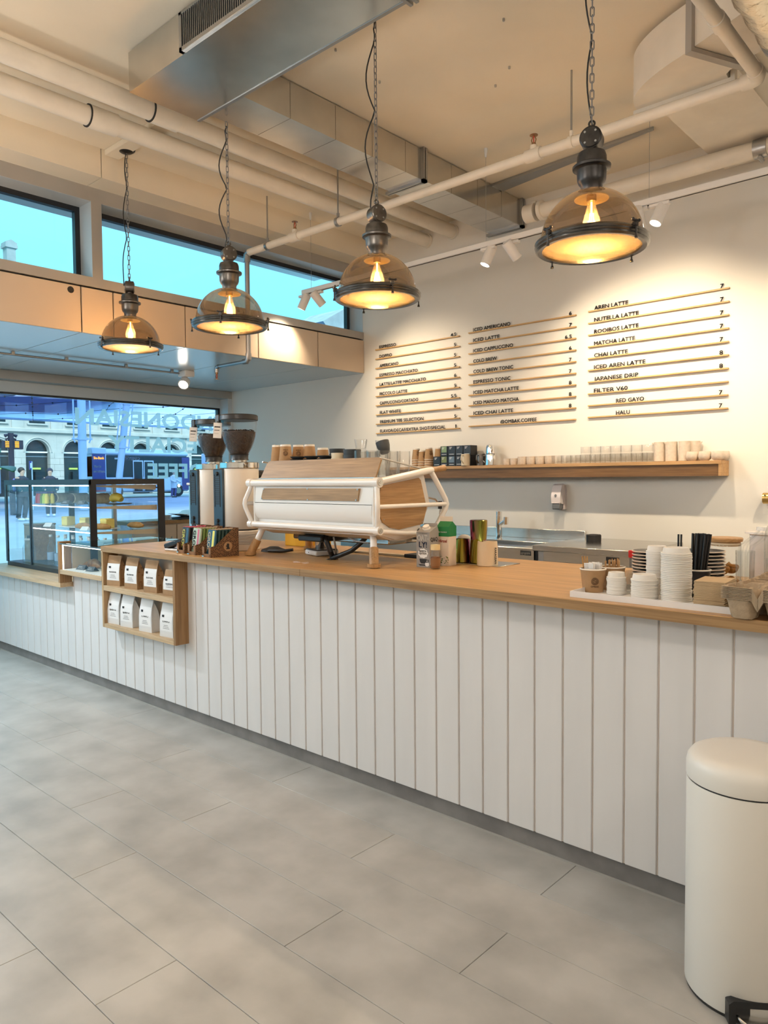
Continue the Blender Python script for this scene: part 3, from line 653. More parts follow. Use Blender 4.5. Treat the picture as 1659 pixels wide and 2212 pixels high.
ob('top_board', MB().box(-2.52, -.515, 0, -.602, .45, .035, .002), 'oak top', wt); ob('top_board', MB().box(-.600, -.515, 0, 3.4, .45, .035, .002), 'oak top', wt)
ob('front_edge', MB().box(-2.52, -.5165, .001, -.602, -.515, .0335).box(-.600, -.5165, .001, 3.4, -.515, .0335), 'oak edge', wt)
bs = thing('bag_shelf', 'open oak box of two shelves set into the counter front for coffee bags', 'shelf', (-4.09, 2.285, .462))
B = lambda x, y, z: (x + 4.09, y - 2.285, z - .462)
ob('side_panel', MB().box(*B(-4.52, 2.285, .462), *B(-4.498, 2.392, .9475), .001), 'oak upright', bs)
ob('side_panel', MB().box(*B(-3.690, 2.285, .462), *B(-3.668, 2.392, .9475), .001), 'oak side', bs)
ob('shelf_board', MB().box(*B(-4.498, 2.285, .700), *B(-3.690, 2.392, .733), .001), 'oak pale', bs)
ob('bottom_board', MB().box(*B(-4.498, 2.285, .462), *B(-3.690, 2.392, .487), .001), 'oak pale', bs)
ob('back_panel', MB().box(*B(-4.498, 2.390, .487), *B(-3.690, 2.3955, .9475)), 'beige panel', bs)
ob('light_strip', MB().box(*B(-4.49, 2.372, .938), *B(-3.70, 2.388, .947)).box(*B(-4.49, 2.372, .690), *B(-3.70, 2.388, .699)), 'zinc', bs)
lg = thing('ledge', 'low pale oak ledge under the glass display cabinet', 'ledge', (-5.9, 2.285, .66))
ob('ledge_board', MB().box(-.90, 0, 0, .78, .80, .031, .001), 'oak pale', lg)
# small pastry showcase let into the counter
vt = thing('pastry_showcase', 'small glass pastry showcase let into the counter beside the coffee bags', 'showcase', (-4.81, 2.285, .757))
V = lambda x, y, z: (x + 4.81, y - 2.285, z - .757)
ob('bottom_board', MB().box(*V(-5.118, 2.285, .757), *V(-4.522, 2.98, .787), .001), 'oak pale', vt)
ob('end_panel', MB().box(*V(-5.146, 2.285, .6915), *V(-5.119, 2.370, .982), .001), 'oak side', vt)
ob('base_liner', MB().box(*V(-5.09, 2.295, .787), *V(-4.53, 2.97, .790)), 'paper white', vt)
ob('front_pane', MB().box(*V(-5.092, 2.287, .789), *V(-4.528, 2.292, .962)), 'clear glass', vt, smooth=False)
ob('top_pane', MB().box(*V(-5.118, 2.285, .963), *V(-4.522, 2.985, .973)), 'green glass', vt, smooth=False)
ob('back_panel', MB().box(*V(-5.118, 2.965, .787), *V(-4.53, 2.98, .962)), 'beige panel', vt)
ob('side_panel', MB().box(*V(-5.118, 2.372, .787), *V(-5.110, 2.965, .962)), 'beige panel', vt)
ob('edge_strip', MB().box(*V(-5.092, 2.293, .790), *V(-5.086, 2.300, .962)).box(*V(-4.534, 2.293, .790), *V(-4.528, 2.300, .962)), 'led strip', vt, 'lit strip'); ob('top_fill', MB().box(*V(-5.08, 2.300, .955), *V(-4.54, 2.308, .961)), 'led strip', vt, 'lit strip')  # hidden top strip added to brighten the showcase inside
def croissant(x, y, z, rz, s, label):
    T = thing('croissant', label, 'pastry', (x, y, z), rz); m = MB(); pr = []
    n = 22
    pts = []; rs = []
    for k in range(n + 1):
        u = k / n * 2 - 1; pts.append((s * u, -.35 * s * u * u, .030 * (1 - .5 * abs(u)))); rs.append(max(.004, .034 * (1 - abs(u) ** 1.7)) * (1.0 + .12 * (k % 4 == 0) - .06 * (k % 4 == 2)))
    m.tube(pts, rs, 14); ob('dough', m, 'croissant', T)
croissant(-4.965, 2.455, .794, .3, .095, 'brown croissant in the small showcase beside its name cards')
croissant(-4.80, 2.66, .794, -.2, .085, 'brown croissant at the back of the small showcase')
def card(x, y, z, rz, label, group=None, s=1.0, m='dark slate'):
    T = thing('price_card', label, 'price card', (x, y, z), rz, group)
    ob('card_face', MB().add([(-.04 * s, 0, 0), (.04 * s, 0, 0), (.036 * s, .026 * s, .030 * s), (-.036 * s, .026 * s, .030 * s), (-.04 * s, .002, 0), (.04 * s, .002, 0), (.036 * s, .029 * s, .030 * s), (-.036 * s, .029 * s, .030 * s)], [(0, 1, 2, 3), (4, 7, 6, 5), (0, 4, 5, 1), (1, 5, 6, 2), (2, 6, 7, 3), (3, 7, 4, 0)]), m, T)
    ob('card_foot', MB().add([(-.036 * s, .027 * s, .030 * s), (.036 * s, .027 * s, .030 * s), (.038 * s, .055 * s, 0), (-.038 * s, .055 * s, 0)], [(0, 1, 2, 3)]), m, T)
    for k in range(2): ob('chalk_line', MB().box(-.024 * s, .0075 * s + k * .008 * s, .011 * s + k * .009 * s, .02 * s - k * .01 * s, .0085 * s + k * .008 * s, .013 * s + k * .009 * s), 'white plastic', T)
card(-4.965, 2.352, .7905, .25, 'black price card left of the croissant in the small showcase'); card(-4.815, 2.345, .7905, .15, 'black price card in front of the croissant in the small showcase')

# ------------------------------------------------------------ refrigerated display cabinet
dc = thing('display_cabinet', 'black framed glass display cabinet of cakes on the low ledge', 'display cabinet', (-5.87, 2.80, .691))
X0, X1, Y0, Y1, Z0, Z1 = -6.62, -5.09, 2.50, 3.10, .691, 1.415
D = lambda x, y, z: (x + 5.87, y - 2.80, z - .691)
f = MB()
ob('base', MB().box(*D(X0, Y0 + .01, Z0), *D(X1, Y1, Z0 + .035)), 'black frame', dc)
ob('top_frame', MB().box(*D(X0, Y0, Z1 - .008), *D(X1, Y1, Z1)).box(*D(X1 - .012, Y0, Z1 - .040), *D(X1, Y1, Z1 - .008)).box(*D(X0, Y0, Z1 - .040), *D(X1, Y0 + .012, Z1 - .008)), 'black frame', dc)
for x, y, wx, wy in ((X1 - .012, Y0, .012, .050), (X1 - .012, Y1 - .055, .012, .055), (X0, Y0, .04, .012), (-6.13, Y0, .022, .020), (X0, Y1 - .05, .012, .05)):
    ob('post', MB().box(*D(x, y, Z0 + .035), *D(x + wx, y + wy, Z1 - .04)), 'black frame', dc)
ob('front_pane', MB().box(*D(X0 + .04, Y0 + .003, Z0 + .035), *D(-6.13, Y0 + .008, Z1 - .04)), 'case glass', dc, smooth=False)
ob('front_pane', MB().box(*D(-6.108, Y0 + .003, Z0 + .035), *D(X1 - .012, Y0 + .008, Z1 - .04)), 'case glass', dc, smooth=False)
ob('side_pane', MB().box(*D(X1 - .008, Y0 + .05, Z0 + .035), *D(X1 - .003, Y1 - .055, Z1 - .04)), 'clear glass', dc, smooth=False)
ob('back_pane', MB().box(*D(X0, Y1 - .012, Z0 + .035), *D(-5.87, Y1 - .006, Z1 - .04)).box(*D(-5.85, Y1 - .03, Z0 + .035), *D(X1 - .02, Y1 - .024, Z1 - .04)), 'clear glass', dc, smooth=False)
ob('door_stile', MB().box(*D(-5.86, Y1 - .035, Z0 + .035), *D(-5.83, Y1 - .004, Z1 - .04)), 'zinc', dc)
for i, z in enumerate((1.215, 1.030)):
    sh = ob('glass_shelf', MB().box(*D(-6.22, Y0 + .03, z), *D(X1 - .03, Y1 - .05, z + .008)), 'clear glass', dc, smooth=False)
    ob('shelf_bracket', MB().prism([(Y0 + .05 - 2.80, z - .691 - .012), (Y1 - .05 - 2.80, z - .691 - .040), (Y1 - .05 - 2.80, z - .691), (Y0 + .05 - 2.80, z - .691)], 'x', X1 - .035 + 5.87, X1 - .028 + 5.87), 'beige panel', sh)
    ob('tube_light', MB().box(*D(-6.20, Y0 + .035, z - .010), *D(X1 - .05, Y0 + .045, z - .004)), 'case tube', sh, 'lit tube')
ob('tube_light', MB().box(*D(-6.58, Y0 + .05, Z1 - .052), *D(X1 - .09, Y0 + .064, Z1 - .044)), 'case tube', dc, 'lit tube')
ob('top_bracket', MB().prism([(Y0 + .06 - 2.80, Z1 - .691 - .055), (Y1 - .06 - 2.80, Z1 - .691 - .085), (Y1 - .06 - 2.80, Z1 - .691 - .045), (Y0 + .06 - 2.80, Z1 - .691 - .045)], 'x', X1 - .035 + 5.87, X1 - .028 + 5.87), 'beige panel', dc)
GC = 'cake rolls on the upper cabinet shelf'
for x, lb in ((-6.06, 'leftmost dark cake roll dusted white, upper shelf of the display cabinet'), (-5.76, 'middle dark cake roll dusted white, upper shelf of the display cabinet'), (-5.42, 'rightmost dark cake roll dusted white, partly behind the cabinet corner post')):
    T = thing('cake_roll', lb, 'cake', (x, 2.74, 1.2255), 1.94, GC)
    ob('sponge', MB().lathe([(0, -.085), (.034, -.085), (.040, -.078), (.041, .076), (.036, .085), (0, .085)], 20).xf(Matrix.Translation((0, 0, .041)) @ Matrix.Rotation(PI / 2, 4, 'Y')), 'cake white', T)
    ob('cut_face', MB().cyl((-.0855, 0, .041), (-.088, 0, .041), .037, n=18), 'cake dark', T)
for x, y in ((-6.06, 2.60), (-5.72, 2.60), (-5.50, 2.62)): card(x, y, 1.2232, .3, {-6.06: 'grey price card before the leftmost cake roll', -5.72: 'grey price card before the middle cake roll', -5.50: 'grey price card before the rightmost cake roll'}[x])
T = thing('cake_tray', 'dark oval tray with a lemon loaf on the upper shelf near the side glass', 'tray', (-5.24, 2.80, 1.2235)); ob('plate', MB().lathe([(0, 0), (.08, 0), (.10, .006), (.098, .009), (.0, .004)], 24), 'dark slate', T)
T = thing('banana_bread', 'yellow loaf cake on the upper cabinet shelf near the side glass', 'cake', (-5.235, 2.78, 1.229), .2); ob('loaf', MB().tube([(-.055, 0, .030), (-.03, 0, .045), (0, 0, .05), (.03, 0, .045), (.055, 0, .03)], [.022, .032, .034, .032, .02], 12), 'banana', T)
for k, (x, y, lb) in enumerate(((-5.87, 2.70, 'leftmost yellow butter cube on the lower cabinet shelf'), (-5.56, 2.70, 'middle yellow butter cube on the lower cabinet shelf'), (-5.27, 2.72, 'yellow butter cube behind the cabinet side glass'))):
    T = thing('butter_cake', lb, 'cake', (x, y, 1.0475), .15); ob('cube', MB().box(-.038, -.038, 0, .038, .038, .072, .004), 'butter', T)
T = thing('cake_plate', 'white plate under the left butter cubes, lower cabinet shelf', 'plate', (-5.72, 2.70, 1.0385)); ob('plate', MB().lathe([(0, 0), (.17, 0), (.235, .006), (.233, .009), (0, .0075)], 32, sy=.45), 'white gloss', T)
T = thing('cake_plate', 'white plate under the right butter cube, lower cabinet shelf', 'plate', (-5.27, 2.72, 1.0385)); ob('plate', MB().lathe([(0, 0), (.06, 0), (.085, .006), (.083, .009), (0, .0075)], 28), 'white gloss', T)
for x, y, rz, lb in ((-5.40, 2.60, .3, 'long filled bread roll on the lower cabinet shelf, near the front glass'), (-5.20, 2.63, .5, 'long bread roll on baking paper behind the cabinet side glass'), (-5.18, 2.90, .2, 'bread roll at the back of the lower cabinet shelf')):
    T = thing('bread_roll', lb, 'bread', (x, y, 1.040), rz); ob('crust', MB().tube([(-.085, 0, .02), (-.05, .006, .024), (0, 0, .026), (.05, -.005, .024), (.085, 0, .02)], [.010, .022, .024, .022, .010], 12), 'bread', T)
card(-6.0, 2.58, 1.038, .35, 'white price card at the left of the lower cabinet shelf', None, 1.0, 'paper white'); card(-5.30, 2.545, 1.038, .3, 'white price card by the cabinet corner post, lower shelf', None, .9, 'paper white')
# bottles along the bottom of the cabinet
b0 = None; cols = ['tumbler']
for k in range(14):
    x, y = -6.02 + k * .066, 2.62 + .09 * (k % 2)
    if b0 is None:
        b0 = thing('water_bottle', 'first clear water bottle from the left, bottom row of the display cabinet', 'bottle', (x, y, .727), 0, 'bottles at the bottom of the display cabinet')
        ob('glass', MB().lathe([(0, 0), (.027, 0), (.029, .006), (.029, .13), (.024, .16), (.012, .19), (.011, .225), (0, .226)], 16), 'tumbler', b0); ob('cap', MB().cyl((0, 0, .226), (0, 0, .243), .0135, n=12), 'white plastic', b0); ob('paper_label', MB().lathe([(.0295, .04), (.0295, .10)], 16), 'column blue', b0)
    else: dup(b0, (x, y, .727), label='%s clear water bottle from the left, bottom row of the display cabinet' % NTH[k + 1])
j0 = None
for k in range(10):
    col = ['choc red', 'choc pink', 'choc green', 'lime', 'choc yellow'][k // 2]
    T = thing('juice_bottle', '%s smoothie bottle in the row left of the cake rolls, %s' % (['red', 'pink', 'green', 'lime', 'yellow'][k // 2], 'front one of its pair' if k % 2 == 0 else 'back one of its pair'), 'bottle', (-6.195 + (k // 2) * .043, 2.60 + (k % 2) * .045, 1.2235), 0, 'smoothie bottles in the display cabinet')
    ob('body', MB().lathe([(0, 0), (.018, 0), (.019, .004), (.019, .055), (.012, .070), (.012, .080)], 14), col, T); ob('cap', MB().cyl((0, 0, .080), (0, 0, .093), .014, n=12), 'coat blue', T)
T = thing('wooden_crate', 'brown wooden box behind the left pane of the display cabinet', 'box', (-6.505, 2.74, .727)); ob('crate_body', MB().box(-.085, -.10, 0, .085, .10, .30, .004), 'oak shelf', T); ob('lid_board', MB().box(-.088, -.103, .30, .088, .103, .314, .003), 'oak pale', T)
T = thing('juice_carafe', 'cold drink jug in front of the wooden box, left pane of the display cabinet', 'jug', (-6.36, 2.585, .727)); ob('jug', MB().lathe([(0, 0), (.05, 0), (.052, .01), (.050, .13), (.030, .16), (.032, .185)], 22), 'hopper', T); ob('lid', MB().cyl((0, 0, .185), (0, 0, .20), .036, n=18), 'white plastic', T); ob('knob', MB().cyl((0, 0, .20), (0, 0, .222), .014, n=14), 'black plastic', T)
T = thing('potted_plant', 'glossy green leaves of a plant at the left end of the ledge', 'plant', (-6.70, 2.385, .691))
ob('pot', MB().lathe([(0, 0), (.045, 0), (.062, .11), (.066, .112), (.066, .125), (.058, .125), (.055, .10), (0, .10)], 22), 'terracotta', T)
def leaf(base, tip, wd, nm='leaf'):
    a, b = Vector(base), Vector(tip); d = b - a; s = d.cross(Vector((0, 0, 1))).normalized() * wd; up = s.cross(d).normalized() * .012
    vs = []; n = 8
    for k in range(n + 1):
        u = k / n; wv = math.sin(PI * min(1, u * .95 + .05)) ** .8 * (1 - .25 * u); p = a + d * u - Vector((0, 0, .03 * u * u)); vs += [p - s * wv + up * wv, p, p + s * wv + up * wv]
    fs = [(3 * k + j, 3 * k + j + 1, 3 * k + j + 4, 3 * k + j + 3) for k in range(n) for j in range(2)]
    o = ob('leaf', MB().add(vs, fs), 'leaf', T); o.modifiers.new('thick', 'SOLIDIFY').thickness = .0015
stem = [(0, 0, .10), (.01, .0, .35), (.0, -.01, .60), (.02, -.01, .82)]
ob('stem', MB().tube(stem, .005, 6), 'leaf', T)
ob('leaf_stalk', MB().tube([(.02, -.01, .80), (.22, -.03, .86), (.42, -.04, .835)], .004, 6), 'leaf', T); leaf((.42, -.04, .835), (.74, -.06, .815), .075); leaf((0, -.01, .6), (-.2, .02, .66), .06); leaf((.02, -.01, .82), (-.12, .05, .98), .06); leaf((.0, 0, .4), (-.1, -.09, .45), .05)
# window bench by the low window
bb = thing('window_bench', 'low oak topped cupboard along the low window behind the cabinet', 'cupboard', (-6.45, 4.2, 0))
ob('top_board', MB().box(-.22, -.72, .985, .15, .70, 1.018, .002), 'oak edge', bb); ob('body', MB().box(-.20, -.70, 0, .13, .69, .985), 'beige panel', bb)
for k in range(3):
    dr = ob('cupboard_door', MB().box(.13, -.69 + .46 * k, .03, .146, -.69 + .46 * k + .45, .975, .002), 'beige panel', bb); ob('handle', MB().box(.146, -.30 + .46 * k, .70, .155, -.285 + .46 * k, .86, .002), 'zinc', dr)
T = thing('paper_stack', 'loose heap of white papers and a black folder on the window cupboard', 'papers', (-6.40, 4.12, 1.018), .2)
ob('folder', MB().box(-.10, -.14, 0, .09, .15, .022, .003), 'black plastic', T)
for k in range(4): ob('sheet', MB().box(-.10, -.13, 0, .10, .15, .0015).xf(Matrix.Translation((0, .02 * k, .030 + .012 * k)) @ Matrix.Rotation(.12 * k - .2, 4, 'X') @ Matrix.Rotation(.2 * k, 4, 'Z')), 'paper white', T)
pl = None
for k in range(5):
    if pl is None:
        pl = thing('small_plate', 'lowest white plate in the stack on the window cupboard', 'plate', (-6.34, 3.86, 1.018), 0, 'plates on the window cupboard'); ob('plate', MB().lathe([(0, 0), (.04, 0), (.065, .010), (.064, .013), (.038, .004), (0, .004)], 24), 'white gloss', pl)
    else: dup(pl, (-6.34, 3.86, 1.018 + .0095 * k), label='%s white plate in the stack on the window cupboard' % from_top(k, 5))

# ------------------------------------------------------------ coffee bags
def bag(x, y, z, rz, h, kraft, title, label, hinge=0):
    T = thing('coffee_bag', label, 'coffee bag', (x, y, z), rz, 'coffee bags on the counter shelf')
    W, Dp = .060, .029
    # cross sections: full at the bottom, pinched to a flat seam on top, leaning to the front
    lv = [(0, W, Dp, 0), (.004, W + .001, Dp + .001, 0), (h * .45, W + .001, Dp, .0), (h * .62, W - .001, Dp * .80, .002), (h * .78, W - .003, Dp * .42, .006), (h * .88, W - .003, Dp * .12, .010), (h, W - .003, .0016, .006)]
    vs = []; n = 12
    for zz, a, b, lean in lv:
        for (u, v) in ((-1, -1), (-.4, -1), (.4, -1), (1, -1), (1, -.35), (1, .35), (1, 1), (.4, 1), (-.4, 1), (-1, 1), (-1, .35), (-1, -.35)):
            gus = 1 - .35 * (zz / h) * (abs(v) < .5)
            vs.append((u * a * gus, v * b - lean, zz))
    fs = [tuple(range(n))[::-1], tuple(range((len(lv) - 1) * n, len(lv) * n))] + [(k * n + i, k * n + (i + 1) % n, (k + 1) * n + (i + 1) % n, (k + 1) * n + i) for k in range(len(lv) - 1) for i in range(n)]
    ob('pouch', MB().add(vs, fs), 'kraft bag' if kraft else 'white bag', T)
    q = -Dp - .0016
    fr = [(.035, q), (h * .45, q), (h * .62, -Dp * .8 - .0036), (h * .74, -Dp * .535 - .0066)]
    lb = MB()
    for (z0, y0), (z1, y1) in zip(fr[:-1], fr[1:]): lb.quad((-W * .93, y0, z0), (W * .93, y0, z0), (W * .93, y1, z1), (-W * .93, y1, z1))
    la = ob('paper_label', lb, 'label paper', T, 'white paper label')
    txt(title, .0085, 'ink', la, (0, q - .0006, h * .44), (PI / 2, 0, 0), .062, 'lettering', 'CENTER', .02)
    for k in range(3): ob('small_print', MB().box(-.030 + .004 * k, q - .0004, .050 + k * .009, .028 - .006 * k, q, .052 + k * .009), 'ink', la)
    ob('label_mark', MB().box(-.038, -Dp * .8 - .0062, h * .585, -.022, -Dp * .8 - .0032, h * .65), 'ink', la)
    ob('top_seal', MB().box(-W + .003, -.0085, h - .014, W - .003, -.0040, h), 'kraft pale' if kraft else 'white bag', T)
    if kraft:
        for (yy, zz) in ((.0, .045), (.012, .085), (-.010, .105), (.008, .13)):
            ob('bean_print', MB().ball((0, yy, zz), .007, 10, 6, (.08, 1, .7)).xf(Matrix.Translation((W + .0005 - (.002 if zz > .1 else 0), 0, 0))), 'kraft dark', T)
        ob('sprig_print', MB().box(W, -.012, .012, W + .0015, -.009, .05).box(W, .002, .012, W + .0015, .005, .04), 'kraft dark', T)
yb = 2.343
bag(-4.432, yb, .733, .22, .192, True, 'BLUE BATAK', 'kraft coffee bag leaning back at the left end of the upper bag shelf')
bag(-4.212, yb, .733, .16, .192, True, 'BLUE BATAK', 'upright kraft coffee bag second from the left on the upper bag shelf')
bag(-3.985, yb, .733, .14, .192, True, 'BLACK PEARL', 'kraft coffee bag second from the right on the upper bag shelf')
bag(-3.772, yb, .733, .12, .150, True, 'BLACK PEARL', 'kraft coffee bag by the right panel of the upper bag shelf, half hidden')
bag(-4.440, yb, .487, .12, .198, False, 'IJEN', 'white coffee bag at the left end of the lower bag shelf')
bag(-4.275, yb, .487, .14, .198, False, 'IJEN', 'white coffee bag second from the left on the lower bag shelf')
bag(-4.050, yb, .487, .12, .205, False, 'LIWU', 'white coffee bag second from the right on the lower bag shelf')
bag(-3.815, yb, .487, .10, .198, False, 'LIWU', 'white coffee bag by the right panel of the lower bag shelf, half hidden')
# ============================================================ espresso machine
em = thing('espresso_machine', 'white and wood espresso machine with bent tube frame on the counter', 'espresso machine', (-2.785, 2.515, ZT))
HW = .465
def bar(name, pts, r, m='white gloss', n=14, par=em, label=None): return ob(name, MB().tube(pts, r, n), m, par, label)
ob('upper_rail', MB().cyl((-HW, 0, .400), (HW, 0, .400), .0195, n=22), 'white gloss', em)
ob('lower_rail', MB().cyl((-HW, 0, .176), (HW, 0, .176), .0165, n=20), 'white gloss', em)
for s in (-1, 1):
    for z, r in ((.400, .024), (.176, .021)):
        bl = ob('rail_end', MB().cyl((s * (HW - .01), 0, z), (s * (HW + .022), 0, z), r, n=22).ball((s * HW, 0, z), r, 16, 8), 'white gloss', em)
        ob('hex_bolt', MB().cyl((s * (HW + .022), 0, z), (s * (HW + .026), 0, z), r * .6, n=16).cyl((s * (HW + .0255), 0, z), (s * (HW + .0275), 0, z), r * .3, n=6), 'steel', bl)
    ob('corner_bow', MB().tube([(s * HW, 0, .392), (s * (HW + .010), -.008, .360), (s * (HW + .026), -.024, .310), (s * (HW + .029), -.027, .288), (s * (HW + .026), -.024, .266), (s * (HW + .010), -.008, .212), (s * HW, 0, .182)], .0125, 14), 'white gloss', em)
    ob('front_bow', MB().tube([(s * HW, .405, .452), (s * (HW + .010), .44, .395), (s * (HW + .027), .487, .310), (s * (HW + .029), .495, .286), (s * (HW + .026), .487, .262), (s * (HW + .010), .455, .20), (s * HW, .425, .150)], .0135, 14), 'white gloss', em)
    ob('side_rail', MB().tube([(s * (HW + .004), .0, .402), (s * (HW + .004), .18, .428), (s * (HW + .004), .37, .455), (s * HW, .41, .458)], .0165, 16), 'white gloss', em)
    ob('lower_side_rail', MB().tube([(s * (HW + .002), .0, .172), (s * (HW + .002), .20, .152), (s * HW, .43, .140)], .0125, 14), 'white gloss', em)
    ob('middle_rail', MB().cyl((s * (HW + .029), -.02, .288), (s * (HW + .029), .49, .286), .0105, n=14), 'white gloss', em)
    plate = [(.0, .395), (.36, .448), (.372, .425), (.412, .295), (.36, .20), (.285, .135), (.145, .125), (0, .160), (-.004, .27)]
    sp = ob('side_plate', MB().prism(plate, 'x', s * .438, s * .447), 'white gloss', em)
    wdp = [(.045, .383), (.322, .420), (.337, .408), (.382, .270), (.352, .190), (.173, .172), (.105, .184), (.052, .212), (.024, .262), (.026, .302)]
    ob('wood_side', MB().prism(wdp, 'x', s * .447, s * .454), 'veneer side', sp, 'oak veneer side panel')
    for yy, zz in ((.06, .225), (.345, .20)): ob('rivet', MB().cyl((s * .454, yy, zz), (s * .456, yy, zz), .003, n=8), 'zinc', sp)
back = [(.020, .388), (.004, .384), (.002, .30), (.002, .292)]
ob('back_panel', MB().prism([(.020, .388), (.004, .384), (-.003, .296), (.018, .296)], 'x', -.437, .437), 'white gloss', em)
low = [(.02, .293), (-.004, .293)] + [(.046 - .052 * math.cos(R(a)), .262 - .068 * math.sin(R(a))) for a in (0, 20, 40, 60, 78)] + [(.06, .19)]
ob('lower_back_panel', MB().prism(low, 'x', -.437, .437), 'white gloss', em)
pn = [(-.375, .312), (.350, .312), (.360, .372), (-.352, .372)]
vp = ob('wood_inset', MB().prism([(x, z) for x, z in pn], 'y', -.010, .004), 'veneer', em, 'oak veneer inset')
for x, z in ((-.366, .317), (0, .315), (.342, .317), (-.346, .367), (.0, .369), (.352, .367)): ob('inset_screw', MB().cyl((x, -.0105, z), (x, -.0125, z), .0035, n=8), 'steel', vp)
ob('body_shell', MB().box(-.437, .02, .15, .437, .35, .392), 'white plastic', em)
ob('deck_lip', MB().box(-.437, -.002, .402, .437, .03, .420, .004), 'white gloss', em)
ob('top_deck', MB().box(-.44, .02, .392, .44, .36, .424), 'steel', em)
bsp = [(-.425, .412), (.432, .412), (.447, .512), (.438, .523), (-.372, .523), (-.392, .508)]
ob('wood_backsplash', MB().prism(bsp, 'y', 0, .009).xf(Matrix.Translation((0, .022, 0)) @ Matrix.Translation((0, 0, .412)) @ Matrix.Rotation(-R(17), 4, 'X') @ Matrix.Translation((0, 0, -.412))), 'veneer', em, 'oak veneer backsplash')
for s in (-1, 1):
    ob('cup_rail', MB().tube([(s * .437, .055, .515), (s * .437, .20, .492), (s * .437, .36, .466)], .0045, 8).cyl((s * .437, .355, .424), (s * .437, .355, .468), .004, n=8), 'steel', em)
ob('belly_pan', MB().prism([(0, .160), (.02, .19), (.34, .19), (.34, .13), (.22, .116), (.12, .122)], 'x', -.437, .437), 'grinder beige', em)
ob('control_box', MB().box(-.16, .06, .095, .02, .22, .125, .006), 'black plastic', em)
ob('drip_tray', MB().box(-.36, .20, .088, .36, .46, .118, .006), 'steel', em)
ob('tray_front', MB().box(-.40, .42, .10, .40, .44, .17, .006), 'zinc', em)
for x in (-.24, .14):
    gp = ob('group_head', MB().cyl((x, .40, .20), (x, .40, .255), .038, n=24).box(x - .04, .33, .25, x + .04, .44, .36, .012), 'chrome', em); ob('portafilter_handle', MB().cyl((x, .43, .212), (x + .04, .58, .205), .013, .016, n=14), 'leg wood', gp)
ob('lever_handle', MB().cyl((HW + .0, .41, .458), (HW + .012, .50, .470), .013, .016, n=14), 'leg wood', em, 'turned oak lever grip')
sw = ob('steam_wand', MB().tube([(.40, .40, .33), (.44, .47, .31), (.455, .49, .28), (.455, .49, .08)], .005, 8), 'chrome', em); ob('wand_grip', MB().cyl((.455, .49, .30), (.455, .49, .26), .011, n=10), 'black plastic', sw)
ob('drain_hose', MB().tube([(.0, .10, .118), (.03, .09, .10), (.045, .10, .05), (.02, .14, .012)], .014, 12).tube([(.025, .13, .012), (.08, .13, .025), (.16, .14, .055), (.20, .15, .085), (.23, .17, .12)], .012, 12), 'black plastic', em)
ob('copper_pipe', MB().tube([(.05, .12, .12), (.056, .13, .06), (.04, .15, .005)], .005, 8).tube([(.14, .12, .13), (.20, .13, .105), (.28, .14, .10)], .004, 8), 'zinc', em)
for sx, fx, tx in ((-1, -.492, -.437), (1, .440, .385)):
    for fy, ty in ((.005, .060), (.44, .39)):
        lg_ = ob('leg', MB().cyl((fx + (tx - fx) * .5, fy + (ty - fy) * .5, .085), (tx, ty, .165), .0165, n=18), 'white gloss', em)
        ob('wood_sleeve', MB().cyl((fx, fy, .012), (fx + (tx - fx) * .52, fy + (ty - fy) * .52, .088), .0225, n=20), 'leg wood', lg_, 'turned oak sleeve')
        ob('foot', MB().cyl((fx, fy, .004), (fx, fy, .020), .032, n=24).cyl((fx, fy, 0), (fx, fy, .005), .02, n=16), 'leg wood', lg_)
